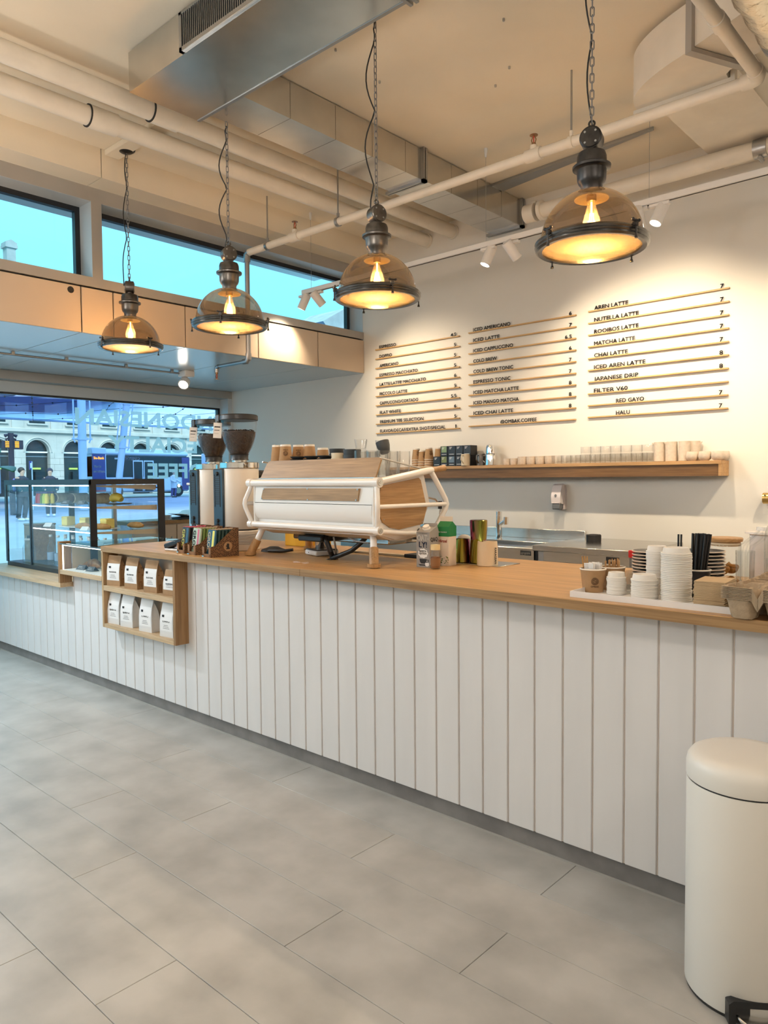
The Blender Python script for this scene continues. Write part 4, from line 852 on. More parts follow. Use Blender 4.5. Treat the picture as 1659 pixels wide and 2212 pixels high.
# ------------------------------------------------------------ grinders
def grinder(x, y, label, rz=0):
    T = thing('coffee_grinder', label, 'coffee grinder', (x, y, ZT), rz, 'coffee grinders')
    body = [(.0, .128), (.108, .128), (.112, .134), (.112, .480), (.108, .486), (0, .486)]
    ob('base', MB().lathe([(0, 0), (.106, 0), (.112, .006), (.114, .115), (.110, .120), (0, .120)], 40), 'grinder beige', T)
    gr = MB()
    for k in range(7): gr.lathe([(.1135, .040 + k * .009), (.1152, .0415 + k * .009), (.1152, .0435 + k * .009), (.1135, .045 + k * .009)], 40)
    ob('base_ribs', gr, 'grey trim', T); ob('gap_ring', MB().lathe([(0, .118), (.102, .118), (.102, .130), (0, .130)], 32), 'black matte', T)
    ob('body', MB().lathe(body, 40), 'grinder beige', T)
    ob('steel_ring', MB().lathe([(.0, .486), (.114, .486), (.116, .488), (.116, .518), (.113, .521), (0, .521)], 48), 'chrome', T)
    pa = ob('vent_panel', MB().box(-.098, -.1235, .135, .000, -.05, .484, .006), 'dark blue panel', T, 'dark blue side panel')
    sl = MB().box(-.082, -.1255, .26, -.078, -.123, .45).box(-.030, -.1255, .26, -.026, -.123, .45)
    for k in range(15): sl.box(-.078, -.1262, .275 + k * .0115, -.03, -.1235, .280 + k * .0115)
    ob('vent_slot', sl, 'black matte', pa, kind='stuff')
    for z in (.455, .178, .152): ob('knob', MB().cyl((-.052, -.122, z), (-.052, -.135, z), .013, .010, n=14), 'black plastic', pa)
    ob('neck', MB().cyl((0, 0, .521), (0, 0, .536), .045, n=24), 'steel', T); ob('hopper_collar', MB().lathe([(0, .534), (.056, .534), (.052, .545), (.053, .565), (.058, .570), (0, .570)], 32), 'black plastic', T)
    hp = [(.054, .568), (.060, .580), (.076, .610), (.090, .645), (.099, .68), (.104, .715), (.107, .755), (.108, .775)]
    ob('hopper', MB().lathe(hp, 40), 'hopper', T, 'clear hopper')
    bp = [(.0, .57)] + [(r - .0035, z) for r, z in hp if z < .700] + [(.098, .702), (.08, .706), (.04, .712), (.0, .714)]
    ob('coffee_beans', MB().lathe(bp, 48), 'bean', T, kind='stuff')
    bl = MB(); rnd = random.Random(5)
    for k in range(120):
        rr_, a = .092 * math.sqrt(rnd.random()), rnd.random() * 2 * PI
        bl.ball((rr_ * math.cos(a), rr_ * math.sin(a), .707 + rnd.random() * .005), .006, 6, 4, (1, .75, .6))
    ob('loose_beans', bl, 'bean', T, kind='stuff')
    ob('hopper_lid', MB().lathe([(0, .770), (.110, .768), (.113, .772), (.112, .796), (.106, .802), (0, .804)], 40), 'black plastic', T)
    ob('lid_clip', MB().box(-.100, -.100, .752, -.060, -.060, .804, .004).box(-.086, -.104, .722, -.066, -.090, .765, .004), 'black plastic', T)
    tg = ob('price_tag', MB().box(-.024, -.0006, -.05, .024, .0006, .04).xf(Matrix.Translation((-.066, -.106, .715)) @ Matrix.Rotation(.80, 4, 'Z') @ Matrix.Rotation(.06, 4, 'Y')), 'label paper', T, 'white paper tag')
    for k in range(3): ob('tag_print', MB().box(-.018, -.0016, .012 - k * .018, .016 - k * .004, -.0006, .019 - k * .018 - .003 * k).xf(Matrix.Translation((-.066, -.106, .715)) @ Matrix.Rotation(.80, 4, 'Z') @ Matrix.Rotation(.06, 4, 'Y')), 'ink', tg)
    ob('spout', MB().box(-.03, .10, .44, .03, .17, .475, .006).tube([(0, .15, .45), (0, .165, .40), (0, .16, .36)], .018, 10), 'black plastic', T)
grinder(-3.595, 2.695, 'nearer coffee grinder with full bean hopper beside the espresso machine')
grinder(-4.005, 2.80, 'farther coffee grinder, its hopper partly behind the nearer one')
T = thing('milk_dispenser', 'slim steel and black tower with pale lid left of the grinders', 'dispenser', (-4.33, 2.90, ZT)); ob('column', MB().box(-.05, -.05, 0, .05, .05, .385, .006), 'steel', T); ob('black_strip', MB().box(-.012, -.0535, .02, .03, -.048, .36), 'black plastic', T); ob('lid', MB().box(-.06, -.06, .385, .06, .06, .40, .004), 'white plastic', T)
# ------------------------------------------------------------ paper cups (upside down stacks) and crockery on the machine
def cupmesh(r0, r1, h, m):                      # r0 base radius, r1 rim radius, standing upright
    pr = [(0, .006), (r0 - .002, .006), (r0, 0), (r0 + .0005, .002), (r1, h - .003)]
    return mesh('paper_wall', MB().lathe(pr + [(r1 - .0012, h - .002), (r0 - .001, .007)], 28), m), mesh('rim', MB().lathe([(r1 - .001, h - .004), (r1 + .0022, h - .003), (r1 + .0025, h), (r1, h + .0015), (r1 - .0015, h)], 28), 'lid white')
CM = cupmesh(.027, .039, .098, 'kraft'); CS = cupmesh(.026, .036, .078, 'kraft')
def cup(x, y, z, up, label, group, meshes=CM, logo=False, rz=-.9, h=.098, r=.034):
    T = thing('paper_cup', label, 'paper cup', (x, y, z), 0, group)
    if not up: T.rotation_euler = (PI, 0, 0); T.location = (x, y, z + h + .0015)
    ob('paper_wall', meshes[0], None, T); ob('rim', meshes[1], None, T)
    if not up: ob('base_band', MB().lathe([(0, .0002), (.0268, .0002), (.0282, .0006), (.0292, .010), (.0285, .0105)], 28), 'lid white', T)
    if logo:
        q = Matrix.Rotation(rz, 4, 'Z'); zc = h * .50
        tl = .122 if meshes is CM else .128
        m = MB()
        for rr_ in (.0125, .0095, .0068): m.tube([(rr_ * math.cos(a), -r + rr_ * math.sin(a) * -tl + -.0012 + .000, zc + rr_ * math.sin(a)) for a in [2 * PI * k / 24 for k in range(24)]], .0008, 4, closed=True)
        m.tube([(-.007, -r - .0012, zc + .002), (-.003, -r - .0014, zc + .004), (.002, -r - .0014, zc - .002), (.007, -r - .0012, zc)], .0009, 4)
        lo = ob('wave_logo', m.xf(q), 'brown ink', T)
        tt = txt('OMBAK', .0058, 'brown ink', T, (0, 0, 0), (0, 0, 0), .028, 'lettering', 'CENTER', .01)
        tt.matrix_local = q @ Matrix.Translation((0, -r + .0022 - .0013 - (.0 if up else .0), zc - .022)) @ Matrix.Rotation(PI / 2, 4, 'X')
    return T
zdk = ZT + .424
STK = [(-3.190, 2.650, 5, 'leftmost'), (-3.108, 2.640, 5, 'second from the left'), (-3.10, 2.725, 5, 'middle'), (-3.02, 2.735, 5, 'fourth from the left'), (-2.935, 2.755, 4, 'shortest and rightmost')]
for x, y, n, nm in STK:
    for k in range(n):
        top = k == n - 1
        cup(x, y, zdk + .021 * k, False, '%s kraft cup, %s upside-down stack on the espresso machine' % (from_top(k, n), nm), 'upside-down paper cups on the espresso machine', logo=top and nm in ('second from the left', 'middle'), rz=2.30)
SA = MB().lathe([(0, 0), (.026, 0), (.040, .010), (.042, .014), (.039, .014), (.024, .004), (0, .004)], 28); SAm = mesh('saucer_body', SA, 'dark slate')
for x, y, n, nm in ((-3.015, 2.645, 8, 'left'), (-2.905, 2.645, 8, 'middle'), (-2.800, 2.645, 8, 'right')):
    for k in range(n):
        T = thing('saucer', '%s dark saucer in the %s of three stacks on the espresso machine' % (from_top(k, n), nm), 'saucer', (x, y, zdk + .0145 * k), 0, 'saucers stacked on the espresso machine, %s stack' % nm); ob('saucer_body', SAm, None, T)
def bowl(name, lb, x, y, z, r, h, m, cat='cup', handle=False, grp=None, tilt=0):
    T = thing(name, lb, cat, (x, y, z), 0, grp); T.rotation_euler = (0, tilt, 0)
    ob('cup_body', MB().lathe([(0, 0), (r * .62, 0), (r * .70, .003), (r * .95, h * .6), (r, h), (r - .003, h), (r * .9, h * .6), (r * .62, .006), (0, .006)], 26), m, T)
    if handle: ob('handle', MB().tube([(r * .9, 0, h * .75), (r + .016, 0, h * .72), (r + .018, 0, h * .42), (r * .84, 0, h * .35)], .004, 8), m, T)
    return T
for k in range(5): bowl('stacked_cup', from_top(k, 5) + ' dark cup of the stack behind the kraft cups on the machine', -2.83, 2.76, zdk + .026 * k, .042, .05, 'dark slate', grp='dark cups stacked on the espresso machine')
for k in range(4): bowl('cream_cup', from_top(k, 4) + ' cream cup of the short stack on the espresso machine', -2.665, 2.615, zdk + .024 * k, .042, .052, 'cream', grp='cream cups stacked on the espresso machine')
for k in range(4): bowl('stacked_cup', from_top(k, 4) + ' dark cup of the stack beside the clear glasses on the machine', -2.575, 2.615, zdk + .028 * k, .045, .055, 'dark slate', grp='dark cups stacked beside the glasses')
bowl('espresso_cup', 'dark cup lying on its side among the clear glasses on the machine', -2.43, 2.70, zdk + .118, .034, .06, 'dark slate', tilt=-.35)
GL = mesh('glass_body', MB().lathe([(0, 0), (.024, 0), (.026, .004), (.031, .055), (.034, .09), (.034, .13), (.0325, .13), (.0325, .09), (.024, .012), (0, .012)], 20, ribs=10, depth=.02), 'tumbler')
k = 0
for x, y in ((-2.50, 2.60), (-2.425, 2.605), (-2.50, 2.675), (-2.425, 2.68), (-2.50, 2.75), (-2.425, 2.755), (-2.425, 2.83), (-2.50, 2.825), (-2.575, 2.70), (-2.575, 2.775)):
    T = thing('latte_glass', 'tall clear glass in the cluster at the right end of the espresso machine top', 'glass', (x, y, zdk), 0, 'clear glasses on the espresso machine'); ob('glass_body', GL, None, T)
for x, y, lb in ((-2.50, 2.60, 'clear glass standing on top of the cluster nearest the wood backsplash'), (-2.50, 2.75, 'clear glass standing on top of the cluster, behind the tilted dark cup')):
    T = thing('small_glass', lb, 'glass', (x, y, zdk + .1305), 0); ob('glass_body', MB().lathe([(0, 0), (.022, 0), (.024, .004), (.032, .055), (.0305, .055), (.022, .010), (0, .010)], 20, ribs=10, depth=.02), 'tumbler', T)
# ------------------------------------------------------------ chocolate boxes and the card terminal
def choc(x, y, rz, col, cover, word, label, wm, nm):
    T = thing('chocolate_box', label, 'display box', (x, y, ZT), rz, 'chocolate display boxes'); W = .047
    side = [(-.085, 0), (.085, 0), (.085, .155), (.055, .155), (-.060, .062), (-.085, .058)]
    for s in (-1, 1): ob('carton_side', MB().prism(side, 'x', s * W, s * (W + .002)), 'choc carton', T)
    ob('carton_back', MB().box(-W, .083, 0, W, .085, .155), 'choc carton', T); ob('carton_floor', MB().box(-W, -.085, 0, W, .085, .002), 'choc carton', T)
    fr = ob('carton_front', MB().box(-W, -.0865, 0, -W * .55, -.085, .055).box(W * .55, -.0865, 0, W, -.085, .055).box(-W, -.0865, 0, W, -.085, .018), 'kraft dark', T)
    ob('peg_foot', MB().cyl((-.03, -.095, .004), (-.01, -.095, .004), .004, n=8), 'chrome', T)
    lo = ob('round_emblem', MB().cyl((W + .002, .018, .055), (W + .0028, .018, .055), .026, n=28), 'kraft', T)
    ob('emblem_figure', MB().prism([(.006, .040), (.030, .040), (.024, .055), (.026, .066), (.020, .072), (.012, .070), (.010, .060), (.003, .058), (.012, .052)], 'x', W + .0028, W + .0034), 'ink', lo)
    for k in range(7):
        b = thing('chocolate_bar', ('front chocolate bar with a %s cover in the %s display box' % (wm, nm)) if k == 0 else '%s %s spined chocolate bar from the front in the %s display box' % (NTH[k + 1], wm, nm), 'chocolate bar', (0, 0, 0), rz, 'chocolate bars in the %s display box' % nm)
        q = Matrix.Rotation(rz, 3, 'Z') @ Vector((0, -.068 + k * .0205, .003)); b.location = Vector((x, y, ZT)) + q; b.rotation_euler = (-R(7), 0, rz)
        ob('wrapper', MB().box(-W + .003, 0, 0, W - .003, .0125, .146, .003), col if k else cover, b)
        ob('top_fold', MB().box(-W + .003, .001, .146, W - .003, .0115, .1485), 'choc red' if nm == 'left' else 'kraft', b)
        if k == 0:
            ob('cover_stripe', MB().box(.012, -.0008, .01, .034, 0, .14), {'left': 'choc navy', 'middle': 'choc pink', 'right': 'choc yellow'}[nm], b)
            tx = txt(word, .030, {'left': 'choc yellow', 'middle': 'ink', 'right': 'cream'}[nm], b, (-.008, -.0012, .132), (0, PI / 2, PI / 2), .105, 'lettering', 'LEFT', .03)
            tx.matrix_local = Matrix.Translation((-.034, -.0014, .132)) @ Matrix(((0, 1, 0, 0), (0, 0, -1, 0), (-1, 0, 0, 0), (0, 0, 0, 1)))
choc(-3.385, 2.40, -.12, 'choc dark', 'choc navy', 'GROL', 'brown patterned chocolate display box on the right, nearest the espresso machine', 'dark teal', 'right')
choc(-3.565, 2.425, -.12, 'choc green', 'choc mint', 'GROL', 'brown patterned chocolate display box in the middle with green bars', 'green', 'middle')
choc(-3.705, 2.445, -.12, 'choc black', 'choc black', 'GROL', 'brown patterned chocolate display box on the left with red topped bars', 'black', 'left')
T = thing('card_terminal', 'black card payment terminal on a tilted stand at the left end of the worktop', 'card terminal', (-3.86, 2.43, ZT), .1)
ob('stand', MB().box(-.08, -.035, 0, .05, .035, .012, .004).box(.02, -.025, .01, .05, .025, .045, .004), 'white plastic', T)
b = ob('handset', MB().box(-.085, -.036, 0, .085, .036, .028, .006).xf(Matrix.Translation((0, 0, .030)) @ Matrix.Rotation(-R(14), 4, 'Y')), 'black plastic', T)
ob('screen', MB().box(.005, -.028, .0282, .075, .028, .0292).xf(Matrix.Translation((0, 0, .030)) @ Matrix.Rotation(-R(14), 4, 'Y')), 'dark slate', b)
for k in range(9): ob('key', MB().box(-.07 + .02 * (k % 3), -.022 + .016 * (k // 3), .028, -.056 + .02 * (k % 3), -.012 + .016 * (k // 3), .0305).xf(Matrix.Translation((0, 0, .030)) @ Matrix.Rotation(-R(14), 4, 'Y')), 'grey trim', b)
# ------------------------------------------------------------ under and beside the machine
T = thing('kitchen_scale', 'pale square barista scale under the espresso machine', 'scale', (-2.98, 2.78, ZT), -.3); ob('scale_body', MB().box(-.07, -.07, .003, .07, .07, .030, .006), 'white plastic', T); ob('platform', MB().box(-.066, -.066, .030, .066, .066, .035, .003), 'black plastic', T); ob('button', MB().cyl((-.02, -.0705, .017), (-.02, -.072, .017), .003, n=8), 'black plastic', T); ob('scale_foot', MB().cyl((-.05, -.05, 0), (-.05, -.05, .003), .01, n=10).cyl((.05, -.05, 0), (.05, -.05, .003), .01, n=10).cyl((.05, .05, 0), (.05, .05, .003), .01, n=10).cyl((-.05, .05, 0), (-.05, .05, .003), .01, n=10), 'black plastic', T)
T = thing('dosing_cup', 'shiny steel dosing cup standing on the scale under the machine', 'cup', (-3.01, 2.80, ZT + .035)); ob('cup_body', MB().lathe([(0, 0), (.030, 0), (.031, .003), (.030, .058), (.032, .062), (.029, .062), (.028, .004), (0, .004)], 24), 'chrome', T)
T = thing('storage_box', 'yellow box at the back of the worktop, seen under the espresso machine', 'box', (-3.45, 3.10, ZT)); ob('box_body', MB().box(-.16, -.05, 0, .16, .05, .11, .003), 'yellow box', T); ob('box_lid', MB().box(-.163, -.053, .11, .163, .053, .118, .002), 'yellow box', T)
T = thing('bar_cloth', 'crumpled black cloth and brush on the worktop under the machine', 'cloth', (-3.34, 2.74, ZT), .2); ob('cloth_fold', MB().lathe([(.09, 0), (.085, .012), (.05, .022), (.03, .03), (0, .026)], 18, sy=.6), 'black matte', T); ob('brush', MB().tube([(.0, -.05, .010), (.10, -.05, .012), (.16, -.03, .02)], .009, 8), 'black plastic', T)
T = thing('tamper_mat', 'flat black tamping mat behind the machine leg, right side', 'mat', (-2.45, 3.02, ZT)); ob('mat_body', MB().box(-.09, -.06, 0, .09, .06, .018, .004), 'black matte', T)
T = thing('paper_scrap', 'small torn pink paper scraps lying on the worktop before the machine', 'paper', (-2.79, 2.46, ZT)); 
for k in range(4): ob('scrap', MB().box(-.018, -.008, .0003, .018, .008, .0011).xf(Matrix.Translation((-.05 + .033 * k, .012 * (-1) ** k, 0)) @ Matrix.Rotation(.6 * k, 4, 'Z')), 'soap back', T)
T = thing('cable_grommet', 'round steel grommet in the worktop where the hoses pass through', 'grommet', (-2.765, 2.655, ZT)); ob('ring', MB().lathe([(.03, 0), (.034, .002), (.03, .004), (.026, .003), (.026, 0)], 24), 'steel', T); ob('hole', MB().cyl((0, 0, .0002), (0, 0, .001), .026, n=20), 'black matte', T)
T = thing('under_tray', 'long pale wooden strip along the back of the worktop under the machine', 'strip', (-2.55, 2.985, ZT)); ob('strip_body', MB().box(-.42, -.012, 0, .38, .012, .012, .002), 'cream', T)
def carton(name, x, y, rz, w, d, h, m, label, topm, gable=True):
    T = thing(name, label, 'carton', (x, y, ZT), rz); W, Dd = w / 2, d / 2
    ob('carton_body', MB().box(-W, -Dd, 0, W, Dd, h, .001), m, T)
    return T, W, Dd
T, W, Dd = carton('oat_drink_carton', -2.186, 2.722, .12, .074, .082, .166, 'carton grey', 'grey oat drink carton with a big coffee cup print beside the machine', None)
ob('gable', MB().add([(-W, -Dd, .166), (W, -Dd, .166), (W, Dd, .166), (-W, Dd, .166), (-W, Dd - .012, .192), (W, Dd - .012, .192)], [(0, 1, 5, 4), (1, 2, 5), (0, 4, 3), (2, 3, 4, 5)]), 'carton grey', T)
ob('top_fin', MB().box(-W, Dd - .014, .190, W, Dd - .011, .204), 'carton grey', T)
ob('screw_cap', MB().cyl((0, -.006, .178), (0, -.014, .194), .0155, n=20).cyl((0, -.006, .174), (0, -.010, .184), .019, n=20), 'lid white', T)
txt('OAT-', .026, 'paper white', T, (0, -Dd - .0002, .126), (PI / 2, 0, 0), .062, 'lettering', 'CENTER', .05)
txt('LY!', .026, 'navy ink', T, (0, -Dd - .0002, .094), (PI / 2, 0, 0), .042, 'lettering', 'CENTER', .05)
txt('THE ORIGINAL', .004, 'ink', T, (0, -Dd - .0002, .158), (PI / 2, 0, 0), .05, 'lettering', 'CENTER')
bd = [(.026 * (1 + .06 * math.cos(9 * a)) * math.cos(a), .066 + .022 * (1 + .06 * math.cos(9 * a)) * math.sin(a)) for a in [2 * PI * k / 72 for k in range(72)]]
ob('print_badge', MB().prism(bd, 'y', -Dd - .0004, -Dd), 'paper white', T)
txt('BARISTA', .0085, 'ink', T, (0, -Dd - .0006, .072), (PI / 2, 0, 0), .038, 'lettering', 'CENTER', .02)
txt('EDITION', .0085, 'ink', T, (0, -Dd - .0006, .061), (PI / 2, 0, 0), .038, 'lettering', 'CENTER', .02)
ob('cup_print', MB().prism([(-.020, .040), (.020, .040), (.017, .026), (.010, .018), (-.010, .018), (-.017, .026)], 'y', -Dd - .0004, -Dd).prism([(-.026, .014), (.020, .014), (.012, .008), (-.018, .008)], 'y', -Dd - .0004, -Dd).tube([(.019, -Dd, .036), (.029, -Dd, .036), (.029, -Dd, .026), (.016, -Dd, .024)], .002, 6), 'ink', T)
ob('round_seal', MB().cyl((.022, -Dd - .0006, .016), (.022, -Dd, .016), .011, n=20), 'label paper', T)
tx = txt('Q&Q', .018, 'ink', T, (W + .0002, -.034, .122), (PI / 2, 0, PI / 2), .062, 'lettering', 'LEFT', .02)
T = thing('spice_jar', 'small glass jar of cinnamon with a cream lid in front of the cartons', 'jar', (-2.100, 2.672, ZT))
ob('glass', MB().lathe([(0, .002), (.020, 0), (.022, .004), (.022, .066), (.017, .080), (.017, .088)], 22), 'hopper', T); ob('powder', MB().lathe([(0, .004), (.0195, .004), (.0195, .056), (0, .058)], 22), 'cinnamon', T, kind='stuff'); ob('lid', MB().cyl((0, 0, .088), (0, 0, .112), .022, n=24), 'cream cap', T)
ob('paper_label', MB().lathe([(.0224, .014), (.0224, .052)], 22), 'kraft dark', T); ob('barcode_label', MB().box(-.0235, -.010, .018, -.0225, .004, .048), 'label paper', T)
T, W, Dd = carton('milk_carton', -2.150, 2.822, .10, .068, .068, .186, 'milk carton', 'tall green and cream milk carton behind the oat drink carton', None)
ob('green_band', MB().box(-W - .0006, -Dd - .0006, .140, W + .0006, Dd + .0006, .1865), 'green carton', T)
ob('gable', MB().add([(-W, -Dd, .1865), (W, -Dd, .1865), (W, Dd, .1865), (-W, Dd, .1865), (-W, 0, .212), (W, 0, .212)], [(0, 1, 5, 4), (2, 3, 4, 5), (1, 2, 5), (0, 4, 3)]), 'green carton', T); ob('top_fin', MB().box(-W, -.0015, .210, W, .0015, .234), 'milk carton', T)
txt('BIO VOLLMILCH', .006, 'paper white', T, (0, -Dd - .0009, .158), (PI / 2, 0, 0), .046, 'lettering', 'CENTER', .02)
txt('Hirzel', .014, 'red ink', T, (0, -Dd - .0004, .112), (PI / 2, 0, 0), .046, 'lettering', 'CENTER', .02)
gm = MB()
for k in range(26): gm.ball((random.uniform(-.030, .030), -Dd - .0004, random.uniform(.012, .05)), random.uniform(.002, .005), 6, 4, (1, .1, .7))
ob('meadow_print', gm, 'olive ink', T)
def pitcher(x, y, z, r0, r1, h, m, label, flip=False, rz=0.0, name='milk_pitcher', grp='milk pitchers'):
    T = thing(name, label, 'milk pitcher', (x, y, z), rz, grp)
    pr = [(0, 0), (r0 - .003, 0), (r0, .003), (r0 * .99, h * .3), (r1 + .002, h * .8), (r1, h), (r1 - .002, h), (r1, h * .8), (r0 - .004, .004), (0, .004)]
    mm = MB().lathe(pr, 32)
    for i, v in enumerate(mm.v):       # pouring lip
        a = math.atan2(v[1], v[0]); kx = max(0, math.cos(a)) ** 12 * max(0, (v[2] / h - .7) / .3)
        mm.v[i] = (v[0] + .014 * kx, v[1], v[2] + .006 * kx)
    ob('jug_body', mm, m, T); ob('handle', MB().tube([(-r1, 0, h * .88), (-r1 - .026, 0, h * .86), (-r1 - .030, 0, h * .5), (-r0, 0, h * .22)], .0045, 8), m, T)
    if flip: T.rotation_euler = (PI, 0, rz); T.location = (x, y, z + h)
    return T
pitcher(-2.150, 2.945, ZT + .004, .043, .038, .114, 'oil slick', 'rainbow steel milk pitcher on the left of the trio on the mat', rz=-.94)
p2 = pitcher(-2.060, 2.960, ZT + .004, .043, .038, .114, 'oil slick', 'rainbow steel milk pitcher standing under the upturned one', rz=-1.1)
pitcher(-2.060, 2.960, ZT + .119, .043, .038, .095, 'oil slick', 'upturned rainbow steel milk pitcher stacked on top of another', True, rz=-.8)
T = pitcher(-1.985, 2.925, ZT, .050, .046, .116, 'cream', 'cream coloured milk pitcher with printed side, right of the rainbow ones', rz=-.94)
txt('KAKAGEAN', .012, 'ink', T, (0, 0, 0), (0, 0, 0), .075, 'lettering', 'LEFT', .02).matrix_local = Matrix.Rotation(.94 - .25, 4, 'Z') @ Matrix.Translation((.0505, .0, .088)) @ Matrix(((0, 0, 1, 0), (0, 1, 0, 0), (-1, 0, 0, 0), (0, 0, 0, 1)))
T = thing('bar_mat', 'flat metal rinsing plate under the rainbow pitchers', 'plate', (-2.06, 2.99, ZT)); ob('plate', MB().box(-.16, -.09, 0, .16, .09, .004, .0015), 'steel', T)
# ============================================================ serving tray at the right
T = thing('serving_tray', 'long white rimmed tray near the right end of the counter', 'tray', (-.972, 2.45, ZT))
ob('tray_floor', MB().box(-.265, -.112, .001, .262, .16, .004), 'white plastic', T)
ob('tray_rim', MB().box(-.268, -.116, 0, .265, -.112, .021).box(-.268, .16, 0, .265, .164, .021).box(-.268, -.112, 0, -.264, .16, .021).box(.261, -.112, 0, .265, .16, .021), 'white plastic', T)
ZY = ZT + .0045
CB = cupmesh(.035, .0445, .083, 'kraft')
cup(-1.222, 2.472, ZY, True, 'open kraft paper cup holding sugar sachets at the left end of the tray', 'kraft cups on the tray', CB, True, .62, .083, .0415)
cup(-1.192, 2.567, ZY, True, 'open kraft paper cup holding wooden stirrers, behind the sachet cup', 'kraft cups on the tray', CB)
for k in range(12):
    a = k * 2.4; rad = .006 + .0018 * k
    T = thing('sugar_sachet', 'white sugar sachet standing in the front kraft cup on the tray', 'sugar sachet', (-1.222 + rad * math.cos(a), 2.472 + rad * math.sin(a), ZY + .012), 0, 'sugar sachets in the front kraft cup'); T.rotation_euler = (.10 * math.sin(a * 1.3), .12 * math.cos(a), a * .4)
    ob('sachet', MB().box(-.011, -.0012, 0, .011, .0012, .092, .001), 'label paper', T)
for k in range(3):
    T = thing('brown_stick', 'thin brown sugar stick standing at the left of the front kraft cup', 'sugar stick', (-1.252 + .004 * k, 2.478, ZY + .02), 0, 'brown sugar sticks'); T.rotation_euler = (0, -.14 + .05 * k, .2); ob('stick', MB().box(-.0022, -.0012, 0, .0022, .0012, .105), 'bread', T)
for k in range(14):
    a = k * 2.4; rad = .004 + .0018 * k
    T = thing('wooden_stirrer', 'wooden stirrer standing in the rear kraft cup on the tray', 'stirrer', (-1.192 + rad * math.cos(a), 2.570 + rad * math.sin(a), ZY + .012), a, 'wooden stirrers in the rear kraft cup'); ob('stick', MB().box(-.003, -.0007, 0, .003, .0007, .092 + .004 * (k % 3)), 'oak shelf', T)
def lidmesh(r):
    pr = [(r * .98, 0), (r * 1.03, .0008), (r * 1.05, .003), (r * 1.03, .0052), (r * .985, .0060), (r * .93, .0075), (r * .865, .0200), (r * .84, .0225), (r * .79, .0228), (r * .74, .0205), (r * .70, .0165), (0, .0160)]
    return mesh('shell', MB().lathe(pr, 36), 'lid paper'), mesh('sip_rim', MB().tube([(r * .62 * math.cos(a), r * .34 * math.sin(a), .0168) for a in [2 * PI * k / 24 for k in range(24)]], .0012, 5, closed=True), 'lid paper')
def lids(x, y, n, r, pitch, label, grp, mt=None):
    LM, SR = lidmesh(r)
    for k in range(n):
        T = thing('cup_cover', from_top(k, n) + ' lid of the ' + label, 'cup lid', (x + random.uniform(-.0012, .0012), y + random.uniform(-.0012, .0012), ZY + pitch * k), random.uniform(0, .4), grp)
        ob('shell', LM, None, T)
        if k == n - 1: ob('sip_rim', SR, None, T)
lids(-1.132, 2.470, 11, .032, .0055, 'short small white lid stack by the sachet cup', 'small white lids')
lids(-1.024, 2.455, 11, .043, .0058, 'middle white lid stack on the tray', 'white lids, middle stack')
lids(-.922, 2.468, 27, .047, .0059, 'tallest white lid stack on the tray', 'white lids, tall stack')
lids(-1.028, 2.572, 27, .036, .0056, 'narrow tall white lid stack behind', 'white lids, back stack')
CLm = mesh('clear_lid', MB().lathe([(.036, 0), (.038, .001), (.038, .003), (.035, .004), (.028, .010), (0, .010)], 28), 'hopper')
for k in range(12):
    T = thing('clear_cover', from_top(k, 12) + ' clear lid of the stack between the two short white lid stacks', 'cup lid', (-1.100, 2.545, ZY + .006 * k), 0, 'clear lids'); ob('shell', CLm, None, T)
# napkins
for k in range(26):
    T = thing('paper_napkin', from_top(k, 26) + ' folded brown napkin of the pile on the tray', 'napkin', (-.778 + random.uniform(-.0016, .0016), 2.405 + random.uniform(-.0016, .0016), ZY + .0034 * k), .07 + random.uniform(-.02, .02), 'brown napkins')
    ob('fold', MB().box(-.046, -.066, 0, .046, .066, .00335, .0007), 'napkin', T)
# straws
scx, scy = -.890, 2.580
T = cup(scx, scy, ZY, True, 'black paper cup holding black straws behind the tall lid stack', None, cupmesh(.030, .040, .095, 'black plastic'))
SM = mesh('straw_tube', MB().cyl((0, 0, 0), (0, 0, .205), .0036, n=8, caps=False), 'black plastic')
for k in range(22):
    a = k * 2.4; rad = .0055 * math.sqrt(k); lean = .10
    T = thing('black_straw', 'black straw in the bunch standing in the black cup', 'straw', (scx + rad * .8 * math.cos(a) - .006, scy + rad * .8 * math.sin(a), ZY + .012), 0, 'black straws in the black cup'); T.rotation_euler = (-rad * math.sin(a) * 1.6, rad * math.cos(a) * 2.2 + .07, 0); ob('straw_tube', SM, None, T)
for k in range(2):
    T = thing('black_straw', 'single black straw standing behind the tallest lid stack', 'straw', (-1.012 + .010 * k, 2.72, ZT + .0), 0, 'two loose black straws'); T.rotation_euler = (0, .012, 0); ob('straw_tube', SM, None, T, loc=(0, 0, -.006 * k)) if False else ob('straw_tube', SM, None, T)
# dark rimmed plates
PM = mesh('plate_body', MB().lathe([(0, 0), (.045, 0), (.050, .003), (.070, .0095), (.0725, .012), (.070, .0135), (.050, .006), (0, .005)], 36), 'dark slate'); PR = mesh('plate_rim', MB().tube([(.0722 * math.cos(a), .0722 * math.sin(a), .0112) for a in [2 * PI * k / 36 for k in range(36)]], .0024, 6, closed=True), 'stoneware')
for x, y, n, nm in ((-1.165, 2.86, 10, 'left stack, behind the lids'), (-.925, 2.73, 12, 'right stack, behind the black straws')):
    for k in range(n):
        T = thing('side_plate', '%s dark plate with pale rim, %s' % (from_top(k, n), nm), 'plate', (x, y, ZT + .0125 * k), 0, 'dark plates, ' + nm); ob('plate_body', PM, None, T); ob('plate_rim', PR, None, T)
